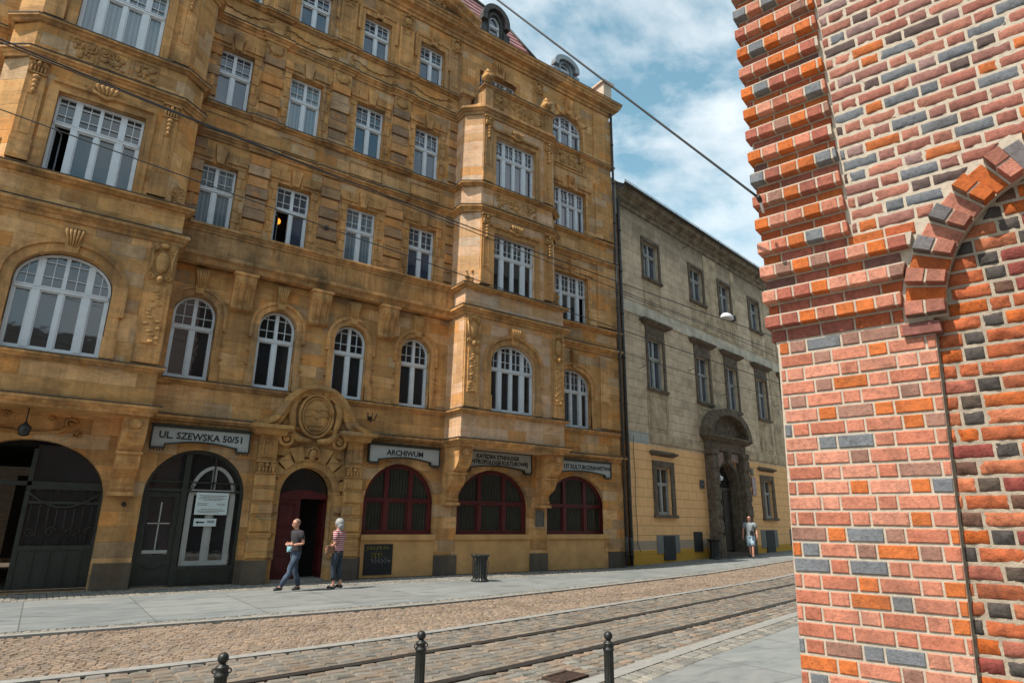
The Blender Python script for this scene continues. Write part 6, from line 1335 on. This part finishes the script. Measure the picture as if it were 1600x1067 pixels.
# woman in a striped top
JW = {'pelvis': (0, 0, .93), 'waist': (0, 0, 1.07), 'chest': (-.01, 0, 1.26), 'neckb': (-.02, 0, 1.41), 'neck': (-.03, 0, 1.46), 'skull': (-.035, 0, 1.53), 'head': (-.045, 0, 1.575),
      'shL': (0, -.16, 1.36), 'shR': (0, .16, 1.36), 'elL': (.05, -.24, 1.10), 'elR': (.04, .22, 1.12), 'wrL': (-.14, -.22, .98), 'wrR': (-.20, .14, 1.02), 'haL': (-.24, -.20, .94), 'haR': (-.30, .10, 1.0),
      'hipL': (0, -.08, .87), 'hipR': (0, .08, .87), 'knL': (-.04, -.08, .48), 'knR': (.02, .08, .48), 'anL': (.0, -.08, .11), 'anR': (.10, .09, .12), 'toL': (-.14, -.10, .035), 'toR': (-.05, .10, .04)}
tn, te = trous('.72')
e, b = person((6.42, 16.58, 0), math.radians(-52), 'woman with silver hair in a red and white striped top, seen from behind', JW, [('trousers', 'navy', 1.72), ('striped_top', 'stripe', .75)], -.2, 1.02)
shoes(e, JW)
t = MB(); t.ball((-.015, 0, 1.605), (.118, .108, .118), 18, 12); t.ball((.03, 0, 1.53), (.085, .1, .10), 16, 10); t.build('hair', M['grey_hair'], e)
bg_ = empty('handbag', (6.18, 16.50, .98), label='brown and black shoulder bag hanging at the left side of the woman in stripes', cat='bag'); t = MB(); t.box(-.12, .12, -.045, .045, -.11, .10); t.v = [(x * (1 - .25 * (z > 0)), y, z) for x, y, z in t.v]; o = t.build('pouch', M['tan'], bg_); md = o.modifiers.new('b', 'BEVEL'); md.width = .02; md.segments = 3
t = MB(); t.tube([(-.08, 0, .1), (.02, .0, .28), (.16, .03, .42)], .011, 6); t.build('strap', M['black'], bg_)
# far man in shorts
JF = {'pelvis': (0, 0, .95), 'waist': (0, 0, 1.10), 'chest': (-.01, 0, 1.32), 'neckb': (-.02, 0, 1.49), 'neck': (-.03, 0, 1.55), 'skull': (-.035, 0, 1.61), 'head': (-.045, 0, 1.65),
      'shL': (0, -.20, 1.44), 'shR': (0, .20, 1.44), 'elL': (.05, -.27, 1.16), 'elR': (-.02, .28, 1.16), 'wrL': (-.06, -.28, .92), 'wrR': (-.08, .30, .92), 'haL': (-.10, -.28, .83), 'haR': (-.12, .30, .83),
      'hipL': (0, -.09, .90), 'hipR': (0, .09, .90), 'knL': (-.16, -.08, .52), 'knR': (.03, .08, .50), 'anL': (-.16, -.07, .11), 'anR': (.26, .08, .18), 'toL': (-.30, -.07, .035), 'toR': (.16, .09, .06)}
ts2 = (['pelvis', 'hipL', 'hipR', 'hipL>knL>.95', 'hipR>knR>.95'], [('pelvis', 'hipL'), ('pelvis', 'hipR'), ('hipL', 'hipL>knL>.95'), ('hipR', 'hipR>knR>.95')])
e, b = person((28.4, 19.15, .14), math.radians(28), 'bald man in a grey tee and light blue shorts walking past the townhouse portal', JF, [('shorts', 'denimlight', .95), ('shirt', 'greytee', .6)], 0, 1.12)
shoes(e, JF)
t = MB(); t.box(-.155, -.135, -.06, .06, 1.655, 1.685); t.build('sunglasses', M['black'], e)
sb = empty('sling_bag', (28.22, 18.95, 1.35), label='small black bag slung across the chest of the man in shorts', cat='bag'); t = MB(); t.box(-.10, .10, -.05, .05, -.14, .08); o = t.build('pouch', M['black'], sb); md = o.modifiers.new('b', 'BEVEL'); md.width = .02; t = MB(); t.tube([(-.05, 0, .05), (.06, -.04, .22), (.18, .05, .36)], .014, 6); t.build('strap', M['black'], sb)
